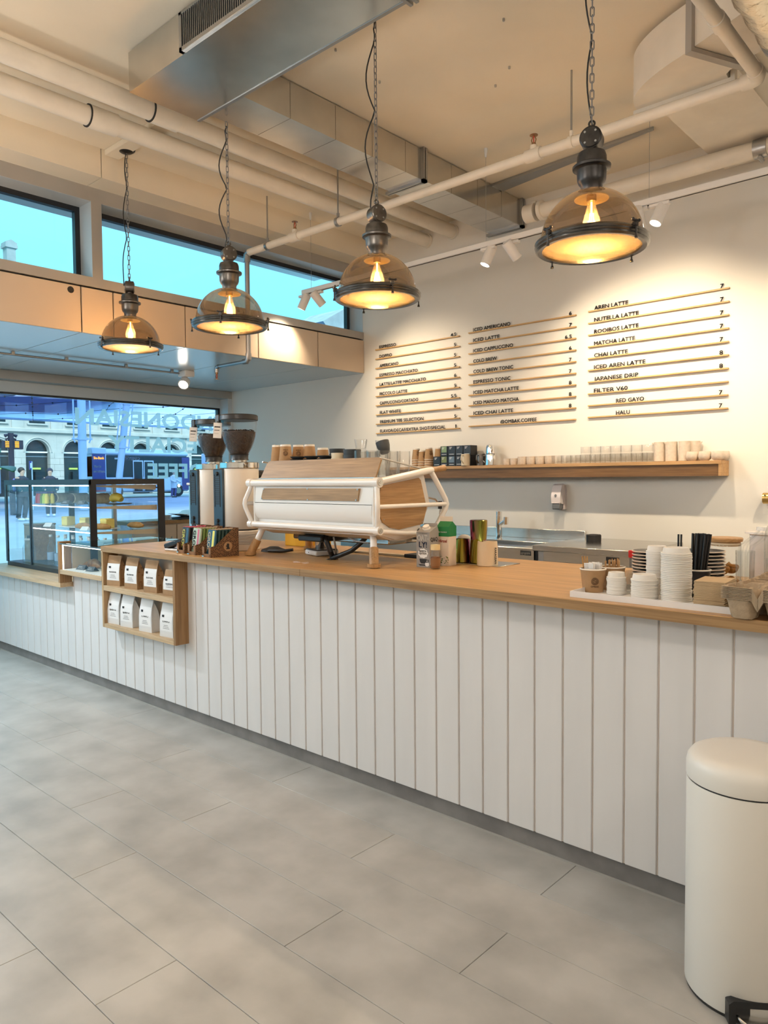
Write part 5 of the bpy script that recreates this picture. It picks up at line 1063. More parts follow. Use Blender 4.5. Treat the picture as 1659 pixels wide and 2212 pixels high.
# jar, glass and dispenser
T = thing('storage_jar', 'glass jar with a flat wooden lid holding glazed pastries', 'jar', (-.892, 2.865, ZT))
ob('glass', MB().lathe([(0, .003), (.052, 0), (.055, .006), (.055, .155), (.052, .168)], 36), 'hopper', T); ob('wooden_lid', MB().lathe([(0, .160), (.052, .160), (.052, .176), (.059, .176), (.061, .186), (.058, .190), (0, .190)], 36), 'oak shelf', T); ob('lid_seal', MB().lathe([(.0525, .163), (.0545, .167), (.0525, .171)], 32), 'cream', T)
for k, (dx, dy, z) in enumerate(((-.03, -.02, .006), (.028, -.015, .006), (-.005, -.025, .052), (.02, .02, .055))):
    P2 = thing('glazed_bun', 'glazed brown swirl bun in the wooden lidded jar, %s' % ('lower left', 'lower right', 'upper front', 'upper back')[k], 'pastry', (-.892 + dx * .85, 2.865 + dy * .85, ZT + z), k * .7, 'glazed buns in the jar')
    pts = [((.004 + .0038 * t) * math.cos(t * 1.4), (.004 + .0038 * t) * math.sin(t * 1.4), .022 + .014 * math.exp(-t * .5)) for t in [q * .4 for q in range(15)]]
    ob('swirl', MB().tube(pts, .011, 8).ball((0, 0, .018), .024, 12, 8, (1, 1, .75)), 'pastry glaze', P2)
T = thing('straw_glass', 'tall clear glass with bent glass straws right of the napkins', 'glass', (-.752, 2.62, ZT)); ob('glass_wall', MB().lathe([(0, 0), (.026, 0), (.027, .004), (.030, .168), (.0285, .168), (.025, .008), (0, .008)], 26), 'hopper', T)
for k in range(7):
    a = k * .9; P2 = thing('glass_straw', 'clear bent glass straw standing in the tall glass', 'straw', (-.752 + .012 * math.cos(a), 2.62 + .012 * math.sin(a), ZT + .010), 0, 'bent glass straws'); u = .018 + .006 * k
    ob('straw_tube', MB().tube([(0, 0, 0), (.008 * math.cos(a), .008 * math.sin(a), .15), (.012 * math.cos(a) + .006, .01 * math.sin(a), .175), (.03 + .010 * math.cos(a), .02, .195 + .006 * (k % 3)), (.045, .03, .21 + .004 * k)], .0024, 7), 'hopper', P2)
T = thing('water_dispenser', 'ribbed clear glass drink dispenser cut off by the right edge', 'drink dispenser', (-.665, 2.79, ZT))
ob('ribbed_glass', MB().lathe([(0, 0), (.066, 0), (.070, .006), (.072, .20)], 72, ribs=36, depth=.018).lathe([(.072, .20), (.071, .222), (.062, .245), (.046, .262), (.026, .272), (.020, .275)], 48), 'hopper', T)
ob('water', MB().lathe([(0, .008), (.066, .008), (.067, .13), (0, .13)], 36), 'hopper', T); ob('neck_funnel', MB().lathe([(.010, .272), (.012, .285), (.022, .305), (.024, .312), (0, .312)], 22), 'soap grey', T)
T = thing('sugar_bowl', 'white ceramic canister with a knobbed lid behind the wooden lidded jar', 'canister', (-.805, 3.06, ZT)); ob('pot', MB().lathe([(0, 0), (.050, 0), (.056, .01), (.056, .19), (.062, .196)], 28), 'white gloss', T); ob('lid', MB().lathe([(.074, .196), (.072, .203), (.034, .208), (.033, .222), (0, .224)], 28), 'white gloss', T)
T = thing('brass_hook', 'brass fitting at the right edge above the drink dispenser', 'hook', (-1.255, 4.92, 1.262)); ob('rosette', MB().cyl((0, 0, 0), (0, -.012, 0), .03, n=24), 'brass', T); ob('barrel', MB().cyl((-.045, -.045, 0), (.05, -.045, 0), .034, n=28).cyl((0, -.012, 0), (0, -.045, 0), .012, n=12), 'brass', T); ob('set_screw', MB().cyl((-.03, -.074, .018), (-.03, -.080, .020), .004, n=8), 'black matte', T)
# moulded pulp carriers
def pulp_mesh():
    n = 40; S = .205; vs = []
    for j in range(n + 1):
        for i in range(n + 1):
            u = (i / n - .5) * S; v = (j / n - .5) * S; z = 0.0
            for cx in (-.053, .053):
                for cy in (-.053, .053):
                    d = (abs(u - cx) ** 3.2 + abs(v - cy) ** 3.2) ** (1 / 3.2); t = min(1, max(0, (.045 - d) / .013)); z = min(z, -.062 * t)
            ax, ay = abs(u), abs(v)
            if ax < .02 and ay < .02: z = .012 * (1 - max(ax, ay) / .02)
            if ax > .095 or ay > .095: z = min(z, -.004)
            # cut the corners round and drop the valleys between neighbouring cups
            vs.append((u, v, z - .030 * max(0, 1 - ax / .016) * min(1, max(0, (ay - .06) / .03)) - .030 * max(0, 1 - ay / .016) * min(1, max(0, (ax - .06) / .03))))
    fs = [(j * (n + 1) + i, j * (n + 1) + i + 1, (j + 1) * (n + 1) + i + 1, (j + 1) * (n + 1) + i) for j in range(n) for i in range(n)]
    return mesh('pulp_tray', MB().add(vs, fs), 'pulp')
PU = pulp_mesh()
def carrier(x, y, z, rz, label, grp):
    T = thing('cup_carrier', label, 'cup carrier', (x, y, z), rz, grp); o = ob('pulp_tray', PU, None, T); s = o.modifiers.new('thick', 'SOLIDIFY'); s.thickness = .0022; s.offset = 0
for k in range(9): carrier(-.602, 2.352, ZT + .0645 + .0042 * k, -.10, from_top(k, 9) + ' pulp cup carrier of the front pile on the worktop', 'pulp carriers, front pile')
for k in range(9): carrier(-.595, 2.590, ZT + .0645 + .0042 * k, .05, from_top(k, 9) + ' pulp cup carrier of the rear pile by the drink dispenser', 'pulp carriers, rear pile')

# ============================================================ wall shelf with its things
SY, SZ = 4.845, 1.497
sh = thing('wall_shelf', 'long oak wall shelf with a dark front board under the menu', 'shelf', (-2.6, 4.92, 1.40))
ob('shelf_board', MB().box(-1.70, -.150, .074, 1.085, 0, .0965, .001), 'oak shelf', sh); ob('front_board', MB().box(-1.70, -.140, 0, 1.068, -.122, .074), 'dark fascia', sh); ob('end_board', MB().box(1.068, -.148, 0, 1.085, 0, .074, .001), 'oak shelf', sh); ob('underside_board', MB().box(-1.70, -.122, .0, 1.068, 0, .012), 'dark fascia', sh)
for x, y, n, nm in ((-4.02, 4.86, 4, 'leftmost'), (-3.945, 4.85, 3, 'second'), (-3.862, 4.835, 4, 'front')):
    for k in range(n):
        top = k == n - 1
        cup(x, y, SZ + .019 * k, False, '%s upside-down kraft cup of the %s stack on the wall shelf' % (from_top(k, n), nm), 'paper cups on the wall shelf', logo=top, rz=2.0)
for k in range(4): cup(-3.79, 4.875, SZ + .019 * k, False, from_top(k, 4) + ' upside-down kraft cup of the stack half behind the black tea boxes', 'paper cups on the wall shelf, behind the tea boxes')
def tea(x, z, col, label, w=.072, h=.082):
    T = thing('tea_box', label, 'tea box', (x, 4.842, z), 0, 'black tea boxes')
    ob('box_body', MB().box(-w / 2, -.045, 0, w / 2, .045, h - .001, .002), 'tea box', T)
    if col: ob('label_panel', MB().box(-w * .36, -.0462, h * .36, w * .36, -.045, h * .95), col, T)
    txt('ronnefeldt' if False else 'tea', .011, 'label paper', T, (0, -.0466, h * .12), (PI / 2, 0, 0), .046, 'lettering', 'CENTER') if False else ob('print_line', MB().box(-.024, -.0464, h * .15, .024, -.045, h * .19), 'label paper', T)
    for k in range(3): ob('print_line', MB().box(-.020, -.0466, h * (.84 - .08 * k), .006 - .006 * k, -.046, h * (.87 - .08 * k)), 'label paper', T)
tea(-3.752, SZ, None, 'lower black tea box at the left end of the tea box block')
tea(-3.676, SZ, 'tea olive', 'lower black tea box with an olive label'); tea(-3.600, SZ, 'tea blue', 'lower black tea box with a blue grey label')
tea(-3.676, SZ + .082, 'tea green', 'upper black tea box with a light green label'); tea(-3.600, SZ + .082, None, 'upper black tea box without a coloured label, right of the green one')
tea(-3.524, SZ, None, 'lower black tea box behind the cream pitcher'); tea(-3.524, SZ + .082, None, 'upper black tea box above the cream pitcher'); tea(-3.448, SZ, None, 'lower black tea box at the right end of the block'); tea(-3.448, SZ + .082, None, 'upper black tea box at the right end of the block')
pitcher(-3.455, 4.765 + .025, SZ, .036, .034, .092, 'cream', 'cream pitcher on the wall shelf before the black tea boxes', rz=1.6, grp='pitchers on the wall shelf')
pitcher(-3.345, 4.84, SZ, .036, .034, .090, 'aged metal', 'dark steel pitcher on the wall shelf right of the tea boxes', rz=1.6, grp='pitchers on the wall shelf')
pitcher(-3.255, 4.84, SZ, .042, .038, .088, 'chrome', 'chrome pitcher on the wall shelf carrying another one', rz=.2, grp='pitchers on the wall shelf')
pitcher(-3.255, 4.84, SZ + .089, .034, .030, .068, 'chrome', 'chrome pitcher stacked on top of another on the wall shelf', rz=2.4, grp='pitchers on the wall shelf')
def mug(x, r, h, label):
    T = thing('stoneware_cup', label, 'cup', (x, 4.845, SZ), 0, 'stoneware cups on the wall shelf'); ob('cup_body', MB().lathe([(0, 0), (r * .82, 0), (r * .90, .004), (r * .97, h * .5), (r, h), (r - .003, h), (r * .9, h * .4), (r * .8, .006), (0, .006)], 28), 'stoneware', T); ob('glaze_band', MB().lathe([(r * .985, h * .70), (r * .995, h * .72), (r * .99, h * .74)], 28), 'grinder beige', T)
mug(-3.105, .030, .048, 'small stoneware cup at the far left of the cup row on the wall shelf'); mug(-3.045, .030, .049, 'small stoneware cup second from the left of the cup row')
for x, nm in ((-2.968, 'first larger stoneware cup, right of the two small cups'), (-2.892, 'second larger stoneware cup in the row on the wall shelf'), (-2.816, 'third larger stoneware cup in the row on the wall shelf'), (-2.738, 'last larger stoneware cup, beside the clear tumblers')): mug(x, .0375, .060, nm)
TM = mesh('tumbler_wall', MB().lathe([(0, 0), (.033, 0), (.035, .004), (.037, .06), (.0352, .06), (.032, .012), (0, .010)], 30, ribs=15, depth=.03), 'tumbler')
TM2 = mesh('tumbler_wall', MB().lathe([(0, 0), (.033, 0), (.036, .006), (.037, .054), (.0352, .054), (.034, .012), (0, .012)], 26), 'tumbler')
for k in range(10):
    for row in range(2):
        T = thing('clear_tumbler', '%s ribbed clear tumbler from the left, %s row on the wall shelf' % (NTH[k + 1], 'front' if row == 0 else 'back'), 'glass', (-2.660 + .0745 * k, 4.805 + .077 * row, SZ), 0, 'ribbed tumblers on the wall shelf, %s row' % ('front' if row == 0 else 'back')); ob('tumbler_wall', TM, None, T)
for k in range(7):
    T = thing('upper_tumbler', NTH[k + 1] + ' smooth clear tumbler from the left, stacked on the ribbed ones', 'glass', (-2.440 + .0735 * k, 4.820, SZ + .0605), 0, 'smooth tumblers stacked on the wall shelf'); ob('tumbler_wall', TM2, None, T)
def carafe(x, y, label, flip=1):
    T = thing('stoneware_carafe', label, 'carafe', (x, y, SZ), 0 if flip > 0 else PI, 'stoneware carafes on the wall shelf')
    mm = MB().lathe([(0, 0), (.034, 0), (.0365, .003), (.0365, .128), (.0335, .128), (.033, .005), (0, .005)], 32)
    for i, v in enumerate(mm.v):
        a = math.atan2(v[1], v[0])
        if v[2] > .12: mm.v[i] = (v[0] * (1 + .0), v[1], v[2] - .018 * max(0, math.cos(a - 3.6)) ** 30)
    ob('body', mm, 'stoneware', T); ob('spout', MB().tube([(-.030, -.012, .110), (-.037, -.016, .120), (-.041, -.019, .124)], [.006, .005, .004], 8), 'stoneware', T)
carafe(-1.925, 4.835, 'leftmost tall stoneware carafe on the wall shelf'); carafe(-1.845, 4.835, 'middle tall stoneware carafe on the wall shelf'); carafe(-1.762, 4.835, 'rightmost front stoneware carafe, spout turned right', -1); carafe(-1.715, 4.88, 'stoneware carafe behind the others at the right', -1)
def tbowl(x, y, label):
    T = thing('stoneware_bowl', label, 'bowl', (x, y, SZ), 0, 'round stoneware bowls on the wall shelf'); ob('bowl_body', MB().lathe([(0, 0), (.022, 0), (.034, .010), (.0395, .028), (.037, .048), (.033, .058), (.030, .058), (.035, .04), (.030, .012), (0, .006)], 30), 'stoneware', T)
tbowl(-1.705, 4.815, 'leftmost round stoneware bowl at the right end of the wall shelf'); tbowl(-1.628, 4.815, 'middle round stoneware bowl at the right end of the wall shelf'); tbowl(-1.550, 4.815, 'rightmost front stoneware bowl at the end of the wall shelf'); tbowl(-1.535, 4.875, 'stoneware bowl behind the last one at the shelf end')

# ============================================================ menu rails
MENU = [(-4.526, -3.600, 2.553, [('ESPRESSO', '4.5'), ('DOPPIO', '5'), ('AMERICANO', '5'), ('ESPRESSO MACCHIATO', '5'), ('LATTE/LATTE MACCHIATO', '6'), ('PICCOLO LATTE', '5'), ('CAPPUCCINO/CORTADO', '5.5'), ('FLAT WHITE', '6'), ('PREMIUM TEE SELECTION', '5'), ('FLAVOR/DECAF/EXTRA SHOT/SPECIAL', '1')], 'left'),
        (-3.508, -2.566, 2.563, [('ICED AMERICANO', '6'), ('ICED LATTE', '7'), ('ICED CAPPUCCINO', '6.5'), ('COLD BREW', '6'), ('COLD BREW TONIC', '7'), ('ESPRESSO TONIC', '7'), ('ICED MATCHA LATTE', '8'), ('ICED MANGO MATCHA', '8'), ('ICED CHAI LATTE', '8'), ('@OMBAK.COFFEE', '')], 'middle'),
        (-2.470, -1.522, 2.571, [('AREN LATTE', '7'), ('NUTELLA LATTE', '7'), ('ROOIBOS LATTE', '7'), ('MATCHA LATTE', '7'), ('CHAI LATTE', '7'), ('ICED AREN LATTE', '8'), ('JAPANESE DRIP', '8'), ('FILTER V60', ''), ('RED GAYO', '7'), ('HALU', '7')], 'right')]
WID = {'FLAVOR/DECAF/EXTRA SHOT/SPECIAL': .735, 'LATTE/LATTE MACCHIATO': .53, 'PREMIUM TEE SELECTION': .50, 'ESPRESSO MACCHIATO': .44, 'CAPPUCCINO/CORTADO': .445}
for x0, x1, zt, rows, nm in MENU:
    for k, (a, b) in enumerate(rows):
        z = zt - .0829 * k
        T = thing('menu_rail', 'thin wooden rail of the %s menu column reading %s%s' % (nm, a.replace('@', '').replace('.COFFEE', ' COFFEE'), ' at ' + b if b else ''), 'menu rail', (x0, 4.92, z), 0, 'menu rails on the white wall')
        ob('rail_bar', MB().box(0, -.018, -.006, x1 - x0, 0, .004, .001), 'rail wood', T)
        off = .045 if a not in ('RED GAYO', 'HALU', '@OMBAK.COFFEE') else (.30 if a[0] == '@' else .21)
        ln = len(a)
        txt(a, .0275, 'letter black', T, (off, -.010, .005), (PI / 2, 0, 0), WID.get(a, .0247 * ln), 'lettering', 'LEFT', .018)
        if b: txt(b, .0275, 'letter black', T, (x1 - x0 - .035, -.010, .005), (PI / 2, 0, 0), .008 if b == '1' else .020 * len(b) if '.' not in b else .052, 'price', 'RIGHT', .018)

# ============================================================ behind the counter
T = thing('soap_dispenser', 'white and grey wall soap dispenser under the shelf', 'soap dispenser', (-2.685, 4.92, 1.165))
SC = Matrix.Diagonal((.72, .78, .95, 1))
ob('back_plate', MB().prism([(-.058, .0), (.058, 0), (.062, .02), (.062, .15), (.050, .185), (.02, .198), (-.02, .198), (-.050, .185), (-.062, .15), (-.062, .02)], 'y', -.04, 0).xf(SC), 'soap back', T)
ob('front_shell', MB().prism([(-.105, .055), (-.112, .10), (-.098, .15), (-.075, .185), (-.04, .196), (-.04, .04), (-.085, .045)], 'x', -.052, .052).xf(SC), 'soap white', T); ob('push_button', MB().box(-.045, -.108, .0, .045, -.04, .046, .008).xf(SC), 'soap grey', T); ob('button_seam', MB().box(-.048, -.112, .046, .048, -.04, .054, .003).xf(SC), 'soap white', T); ob('sight_hole', MB().cyl((0, -.108, .105), (0, -.114, .107), .012, n=18).xf(SC), 'soap grey', T)
sk = thing('sink_unit', 'stainless steel sink unit with a raised back against the menu wall', 'sink', (-3.30, 4.5, 0))
ob('cabinet', MB().box(-.95, -.27, .0, .825, .40, .70), 'steel', sk); ob('worktop_rim', MB().box(-.95, -.32, .910, .825, -.23, .940, .003).box(-.95, .12, .910, .825, .415, .940, .003).box(-.95, -.23, .910, .06, .12, .940).box(.70, -.23, .910, .825, .12, .940), 'steel', sk)
ob('front_apron', MB().box(-.95, -.325, .70, .825, -.30, .928), 'steel', sk); ob('basin', MB().box(.06, -.235, .74, .70, -.23, .912).box(.06, .115, .74, .70, .12, .912).box(.055, -.23, .74, .06, .12, .912).box(.70, -.23, .74, .705, .12, .912).box(.055, -.235, .735, .705, .12, .74), 'zinc', sk)
bsn = ob('back_splash', MB().box(-.95, .400, .940, .815, .415, 1.012, .002), 'steel', sk)
pl_ = ob('name_plate', MB().box(.725, -.3265, .893, .805, -.325, .924), 'dark slate', sk); txt('ggmgastro', .013, 'label paper', pl_, (.765, -.3268, .902), (PI / 2, 0, 0), .07, 'lettering', 'CENTER', .02)
tp = thing('water_tap', 'upright chrome tap with a short slanted spout at the sink', 'tap', (-3.085, 4.70, .940))
ob('column', MB().cyl((0, 0, 0), (0, 0, .175), .0225, n=26).cyl((0, 0, .1765), (0, 0, .207), .0225, n=26).cyl((0, 0, 0), (0, 0, .006), .03, n=26), 'chrome', tp); ob('spout_arm', MB().cyl((0, 0, .105), (.085, -.045, .145), .013, n=16), 'chrome', tp); ob('spout_head', MB().cyl((.095, -.05, .115), (.095, -.05, .170), .0185, n=20), 'chrome', tp)
fr = thing('under_counter_fridge', 'stainless steel under-counter refrigerator in front of the menu wall', 'refrigerator', (-2.13, 4.54, 0))
ob('cabinet', MB().box(-.335, -.36, .06, .335, .35, .93), 'zinc', fr); ob('top_plate', MB().box(-.342, -.39, .930, .342, .36, .966, .003), 'steel', fr); ob('front_strip', MB().box(-.27, -.372, .868, .30, -.36, .928), 'steel', fr)
dr = ob('door', MB().box(-.315, -.385, .10, .315, -.362, .862, .004), 'steel', fr); ob('door_handle', MB().box(-.30, -.40, .835, .30, -.385, .858, .004), 'steel', dr); cp = ob('control_panel', MB().box(.155, -.376, .880, .235, -.372, .920), 'black plastic', fr)
ob('front_frame', MB().box(-.335, -.364, .06, -.318, -.36, .928).box(.318, -.364, .06, .335, -.36, .928), 'black frame', fr)
for k in range(2): ob('panel_key', MB().box(.178 + .022 * k, -.3775, .893, .190 + .022 * k, -.376, .905), 'amber led' if False else 'zinc', cp)
for sx in (-.3, .3):
    for sy in (-.3, .3): ob('foot', MB().cyl((sx, sy, 0), (sx, sy, .06), .018, n=12), 'black plastic', fr)
ob('corner_cap', MB().box(.300, -.394, .926, .348, -.37, .970, .004), 'red plastic', fr, 'red corner cap')
T = thing('rubber_ring', 'black lobed rubber cup holder standing on the refrigerator top', 'holder', (-2.27, 4.60, .966)); ob('holder_body', MB().lathe([(.028, 0), (.048, 0), (.050, .005), (.050, .046), (.046, .050), (.032, .050), (.028, .046), (.028, 0)], 36, ribs=6, depth=.05), 'black plastic', T)
T = thing('tamping_station', 'grey rounded tool at the back of the worktop behind the milk carton', 'tool', (-2.21, 3.05, ZT)); ob('stand_body', MB().box(-.07, -.045, 0, .07, .045, .07, .012), 'dark slate', T); ob('knob', MB().ball((0, 0, .10), .035, 16, 10, (1.2, .9, .9)), 'grey trim', T); ob('wood_grip', MB().tube([(.05, -.01, .06), (.10, -.03, .03), (.13, -.04, .016)], [.012, .015, .012], 10), 'leg wood', T)

# ============================================================ pedal bin
bn = thing('pedal_bin', 'cream pedal bin with a domed lid at the right edge, before the counter', 'bin', (-.596, 2.098, 0), .63)
ob('base_ring', MB().lathe([(0, 0), (.139, 0), (.142, .004), (.142, .012), (0, .012)], 64), 'black plastic', bn)
ob('body', MB().lathe([(0, .008), (.141, .008), (.1455, .016), (.1455, .575), (.1445, .580), (0, .580)], 72), 'white enamel', bn)
ob('lid_gap', MB().lathe([(0, .580), (.1425, .580), (.1425, .586), (0, .586)], 64), 'ink', bn)
ob('lid', MB().lathe([(0, .585), (.1455, .585), (.1465, .588), (.1465, .620), (.143, .636), (.134, .649), (.117, .657), (.08, .662), (.0, .663)], 72), 'white enamel', bn)
pd = ob('pedal_housing', MB().prism([(-.085, .006), (-.085, .058), (-.073, .067), (.073, .067), (.085, .058), (.085, .006), (.068, .006), (.068, .050), (-.068, .050), (-.068, .006)], 'y', -.1475, -.120), 'black plastic', bn)
ob('housing_back', MB().box(-.07, -.142, .008, .07, -.13, .052), 'black matte', pd)
ob('pedal', MB().prism([(-.062, .0), (.062, .0), (.060, -.020), (.046, -.036), (.02, -.043), (-.02, -.043), (-.046, -.036), (-.060, -.020)], 'z', .012, .018).xf(Matrix.Translation((0, -.136, .012)) @ Matrix.Rotation(R(12), 4, 'X')), 'steel', bn, 'steel pedal plate')
ob('pedal_rim', MB().tube([(-.062, 0, .0), (-.060, -.020, 0), (-.046, -.036, 0), (-.02, -.043, 0), (.02, -.043, 0), (.046, -.036, 0), (.060, -.020, 0), (.062, 0, 0)], .004, 8).xf(Matrix.Translation((0, -.136, .030)) @ Matrix.Rotation(R(12), 4, 'X')), 'chrome', bn)
ob('pedal_rubber', MB().box(-.035, -.175, .001, .03, -.150, .016, .004), 'black plastic', bn)
ob('paint_chip', MB().box(.018, -.1462, .105, .032, -.1450, .111), 'grey trim', bn)
# ============================================================ the street outside
GZ = 0.28
struct('trim_5', MB().box(-90, -45, -.6, -7.02, 75, GZ - .02), 'asphalt', smooth=False)
T = thing('station_building', 'pale stone building with round arched windows across the street', 'building', (-60, 28, GZ))
def S(y, z): return y - 28, z - GZ
ARC = [22.28, 25.30, 28.33, 31.36, 34.38, 37.4, 40.4, 19.25, 16.2]; HWD, ZS = .93, 3.76
ob('rear_wall', MB().box(-1.2, -15, 0, -.6, 14.5, 12), 'stone dark', T)
ob('upper_wall', MB().box(-.6, -15, 5.62 - GZ, 0, 14.5, 12), 'stone', T)
ob('cornice', MB().box(-.6, -15, 5.30 - GZ, .22, 14.5, 5.62 - GZ, .04), 'stone', T)
cy = sorted(ARC)
for i, c in enumerate(cy):
    n = 14; pts = [(c + HWD * math.cos(PI * k / n) - 28, ZS - GZ + HWD * 1.05 * math.sin(PI * k / n)) for k in range(n + 1)]
    lo, hi = (c - 1.513 - 28, c + 1.513 - 28)
    top = 5.30 - GZ
    poly = [(hi, top), (lo, top), (lo, ZS - GZ)] + pts[::-1] + [(hi, ZS - GZ)]
    vs = []; m = MB(); m.prism(poly, 'x', -.6, 0); ob('arch_wall', m, 'stone', T)
    ob('arch_surround', MB().tube([(.02, (HWD + .16) * math.cos(PI * k / n) + c - 28, ZS - GZ + (HWD + .16) * 1.05 * math.sin(PI * k / n)) for k in range(n + 1)], .06, 6), 'stone', T)
    aw = ob('arched_window', MB().prism([(c - HWD - 28, 0)] + [(p[0], p[1]) for p in pts[::-1]] + [(c + HWD - 28, 0)], 'x', -.55, -.5), 'window dark', T)
    ob('transom', MB().box(-.5, c - HWD - 28, ZS - GZ - .06, -.4, c + HWD - 28, ZS - GZ + .06), 'paper white', aw); ob('lower_bar', MB().box(-.5, c - HWD - 28, ZS - GZ - .38, -.45, c + HWD - 28, ZS - GZ - .32), 'zinc', aw)
    ob('lit_strip', MB().box(-.5, c - .35 - 28, 2.38 - GZ, -.4, c + .36 - 28, 2.52 - GZ), 'lime', aw)
    ob('ticket_machine', MB().box(-.5, c - .2 - 28, 0, -.1, c + .55 - 28, 2.2 - GZ), 'bus dark', aw)
    # stone courses on the piers between the arches
    for j in range(7):
        z0 = j * .50; a, b = (c + HWD + .03 - 28, c + 3.026 - HWD - .03 - 28)
        cut = (a + b) / 2 + (.22 if j % 2 else -.22)
        for p, q in ((a, cut - .006), (cut + .006, b)): ob('stone_block', MB().box(-.6, p, z0 + .006, .008, q, z0 + .494, .004), 'stone', T)
    ob('upper_window', MB().box(0, c - .62 - 28, 6.02 - GZ, .02, c + .62 - 28, 8.2 - GZ), 'bus dark', T); ob('window_sill', MB().box(0, c - .80 - 28, 5.90 - GZ, .14, c + .80 - 28, 6.02 - GZ), 'stone', T)
    ob('wall_pilaster', MB().box(0, c + 1.05 - 28, 5.62 - GZ, .10, c + 1.95 - 28, 12), 'stone', T)
T = thing('city_bus', 'white and dark hybrid bus standing before the stone building', 'bus', (-46.0, 26.8, GZ))
y0, y1 = -3.4, 3.25
ob('body', MB().box(-2.5, y0, .35, 0, y1, 1.42, .12), 'bus white', T); ob('roof', MB().box(-2.5, y0 - .05, 2.78, .02, y1, 3.16, .16).box(-2.2, y0 + .4, 3.1, -.3, y1 - .2, 3.26, .08), 'bus white', T); ob('window_band', MB().box(-2.46, y0 + .02, 1.40, .012, y1, 2.80, .03), 'bus dark', T)
ob('front_pillar', MB().box(-2.5, y0 + .02, .4, .03, y0 + .42, 2.9, .08), 'bus white', T)
ob('destination_frieze', MB().prism([(y0 + .42, 2.62), (y0 + 1.9, 2.62), (y0 + 2.4, 2.45), (y1, 2.40), (y1, 2.75), (y0 + .42, 2.75)], 'x', .012, .02), 'bus dark', T)
for k, yy in enumerate((-1.15, -.35)):
    dr = ob('door', MB().box(0, yy, .42, .03, yy + .74, 2.48), 'bus dark', T); ob('door_frame', MB().box(.03, yy, 2.42, .05, yy + .74, 2.50).box(.03, yy + .68, .45, .05, yy + .74, 2.42).box(.03, yy, .45, .05, yy + .05, 2.42), 'bus white', dr)
txt('HYBRID', .20, 'bus white', T, (.03, y0 + 1.75, 2.52), (PI / 2, 0, PI / 2), 1.0, 'lettering', 'LEFT', .02)
ob('chevron_print', MB().box(.02, y0 + .95, 2.55, .026, y0 + 1.55, 2.66), 'zinc', T)
txt('BB', .50, 'choc pink', T, (.012, .05, .62), (PI / 2, 0, PI / 2), .75, 'lettering', 'LEFT', .02)
for yy in (-2.3, 2.3): wl_ = ob('wheel', MB().cyl((-.25, yy, .42), (.02, yy, .42), .42, n=24), 'black matte', T); ob('hub', MB().cyl((.02, yy, .42), (.04, yy, .42), .22, n=16), 'zinc', wl_)
ob('tail_poster', MB().box(.0, y1 - .62, .45, .03, y1, 2.75), 'coat blue', T); ob('head_lamp', MB().cyl((.0, y1 - .9, .75), (.05, y1 - .9, .75), .10, n=14), 'headlight', T)
T = thing('poster_board', 'blue poster board with white and orange words left of the bus', 'poster', (-45.2, 22.85, GZ)); ob('board', MB().box(-.06, -.42, .55, .06, .42, 2.85), 'bus blue', T); ob('red_strip', MB().box(-.06, -.42, .45, .06, .42, .55), 'choc red', T)
ob('roof_box', MB().box(-.5, -.5, 2.85, .1, .5, 3.25, .05), 'bus white', T); ob('post', MB().box(-.03, -.42, 0, .03, -.34, .5).box(-.03, .34, 0, .03, .42, .5), 'zinc', T)
txt('Sie-Bank', .16, 'amber led', T, (.065, -.36, 2.52), (PI / 2, 0, PI / 2), .7, 'lettering', 'LEFT', .02); txt('Wort ist', .15, 'paper white', T, (.065, -.36, 1.98), (PI / 2, 0, PI / 2), .50, 'lettering', 'LEFT', .02); txt('und wirksam.', .15, 'paper white', T, (.065, -.38, 1.68), (PI / 2, 0, PI / 2), .76, 'lettering', 'LEFT', .02)
T = thing('white_bus', 'white bus with a green stripe at the left edge, beyond the display pole', 'bus', (-44, 15.2, GZ)); ob('body', MB().box(-2.5, -3.5, .35, 0, 1.3, 3.2, .15), 'bus white', T); ob('green_stripe', MB().box(0, -3.5, 2.78, .02, 1.3, 3.02), 'teal', T); ob('window_band', MB().box(0, -3.4, 1.3, .02, .9, 2.3), 'bus dark', T); ob('mirror_post', MB().box(0, .95, .5, .06, 1.15, 2.45), 'column blue', T); ob('wheel', MB().cyl((-.2, -1, .42), (.03, -1, .42), .42, n=20), 'black matte', T)
# columns and canopy
def column(x, y, top, lean, r, label):
    T = thing('canopy_column', label, 'column', (x, y, GZ), 0, 'columns of the street canopy')
    ob('shaft', MB().cyl((0, 0, 0), (0, lean, top - GZ), r, n=24), 'column blue', T)
    for z in (3.05, top - .1): u = (z - GZ) / (top - GZ) * lean; ob('bracket_ring', MB().cyl((0, u, z - GZ - .05), (0, u, z - GZ + .05), r * 1.25, n=20).box(-.04, u - .40, z - GZ - .03, .04, u + .40, z - GZ + .03), 'column blue', T)
    for s in (-1, 1): ob('side_pipe', MB().tube([(0, lean + s * .33, top - GZ - .05), (0, lean * .56 + s * .33, 3.0 - GZ), (0, lean * .54 + s * .28, 2.9 - GZ)], .03, 8), 'column blue', T)
column(-28.0, 13.50, 4.90, 0.02, .155, 'thick upright blue grey column left of the window lettering')
column(-34.0, 18.05, 5.30, .68, .16, 'slanting blue grey column among the window letters')
cn = thing('street_canopy', 'blue translucent film canopy with a cable net over the street', 'canopy', (-30, 16, 5.4))
def canopy_z(x, y): return .12 * math.sin(x * .7) * math.sin(y * .6) - .15 * max(0, (-x - 12) / 6) ** 2 * .15
vs = []; nx, ny = 44, 60; ok = []
for j in range(ny + 1):
    for i in range(nx + 1):
        x = -18 + i * (26.0 / nx); y = -16 + j * (44.0 / ny); vs.append((x, y, canopy_z(x, y)))
fs = []
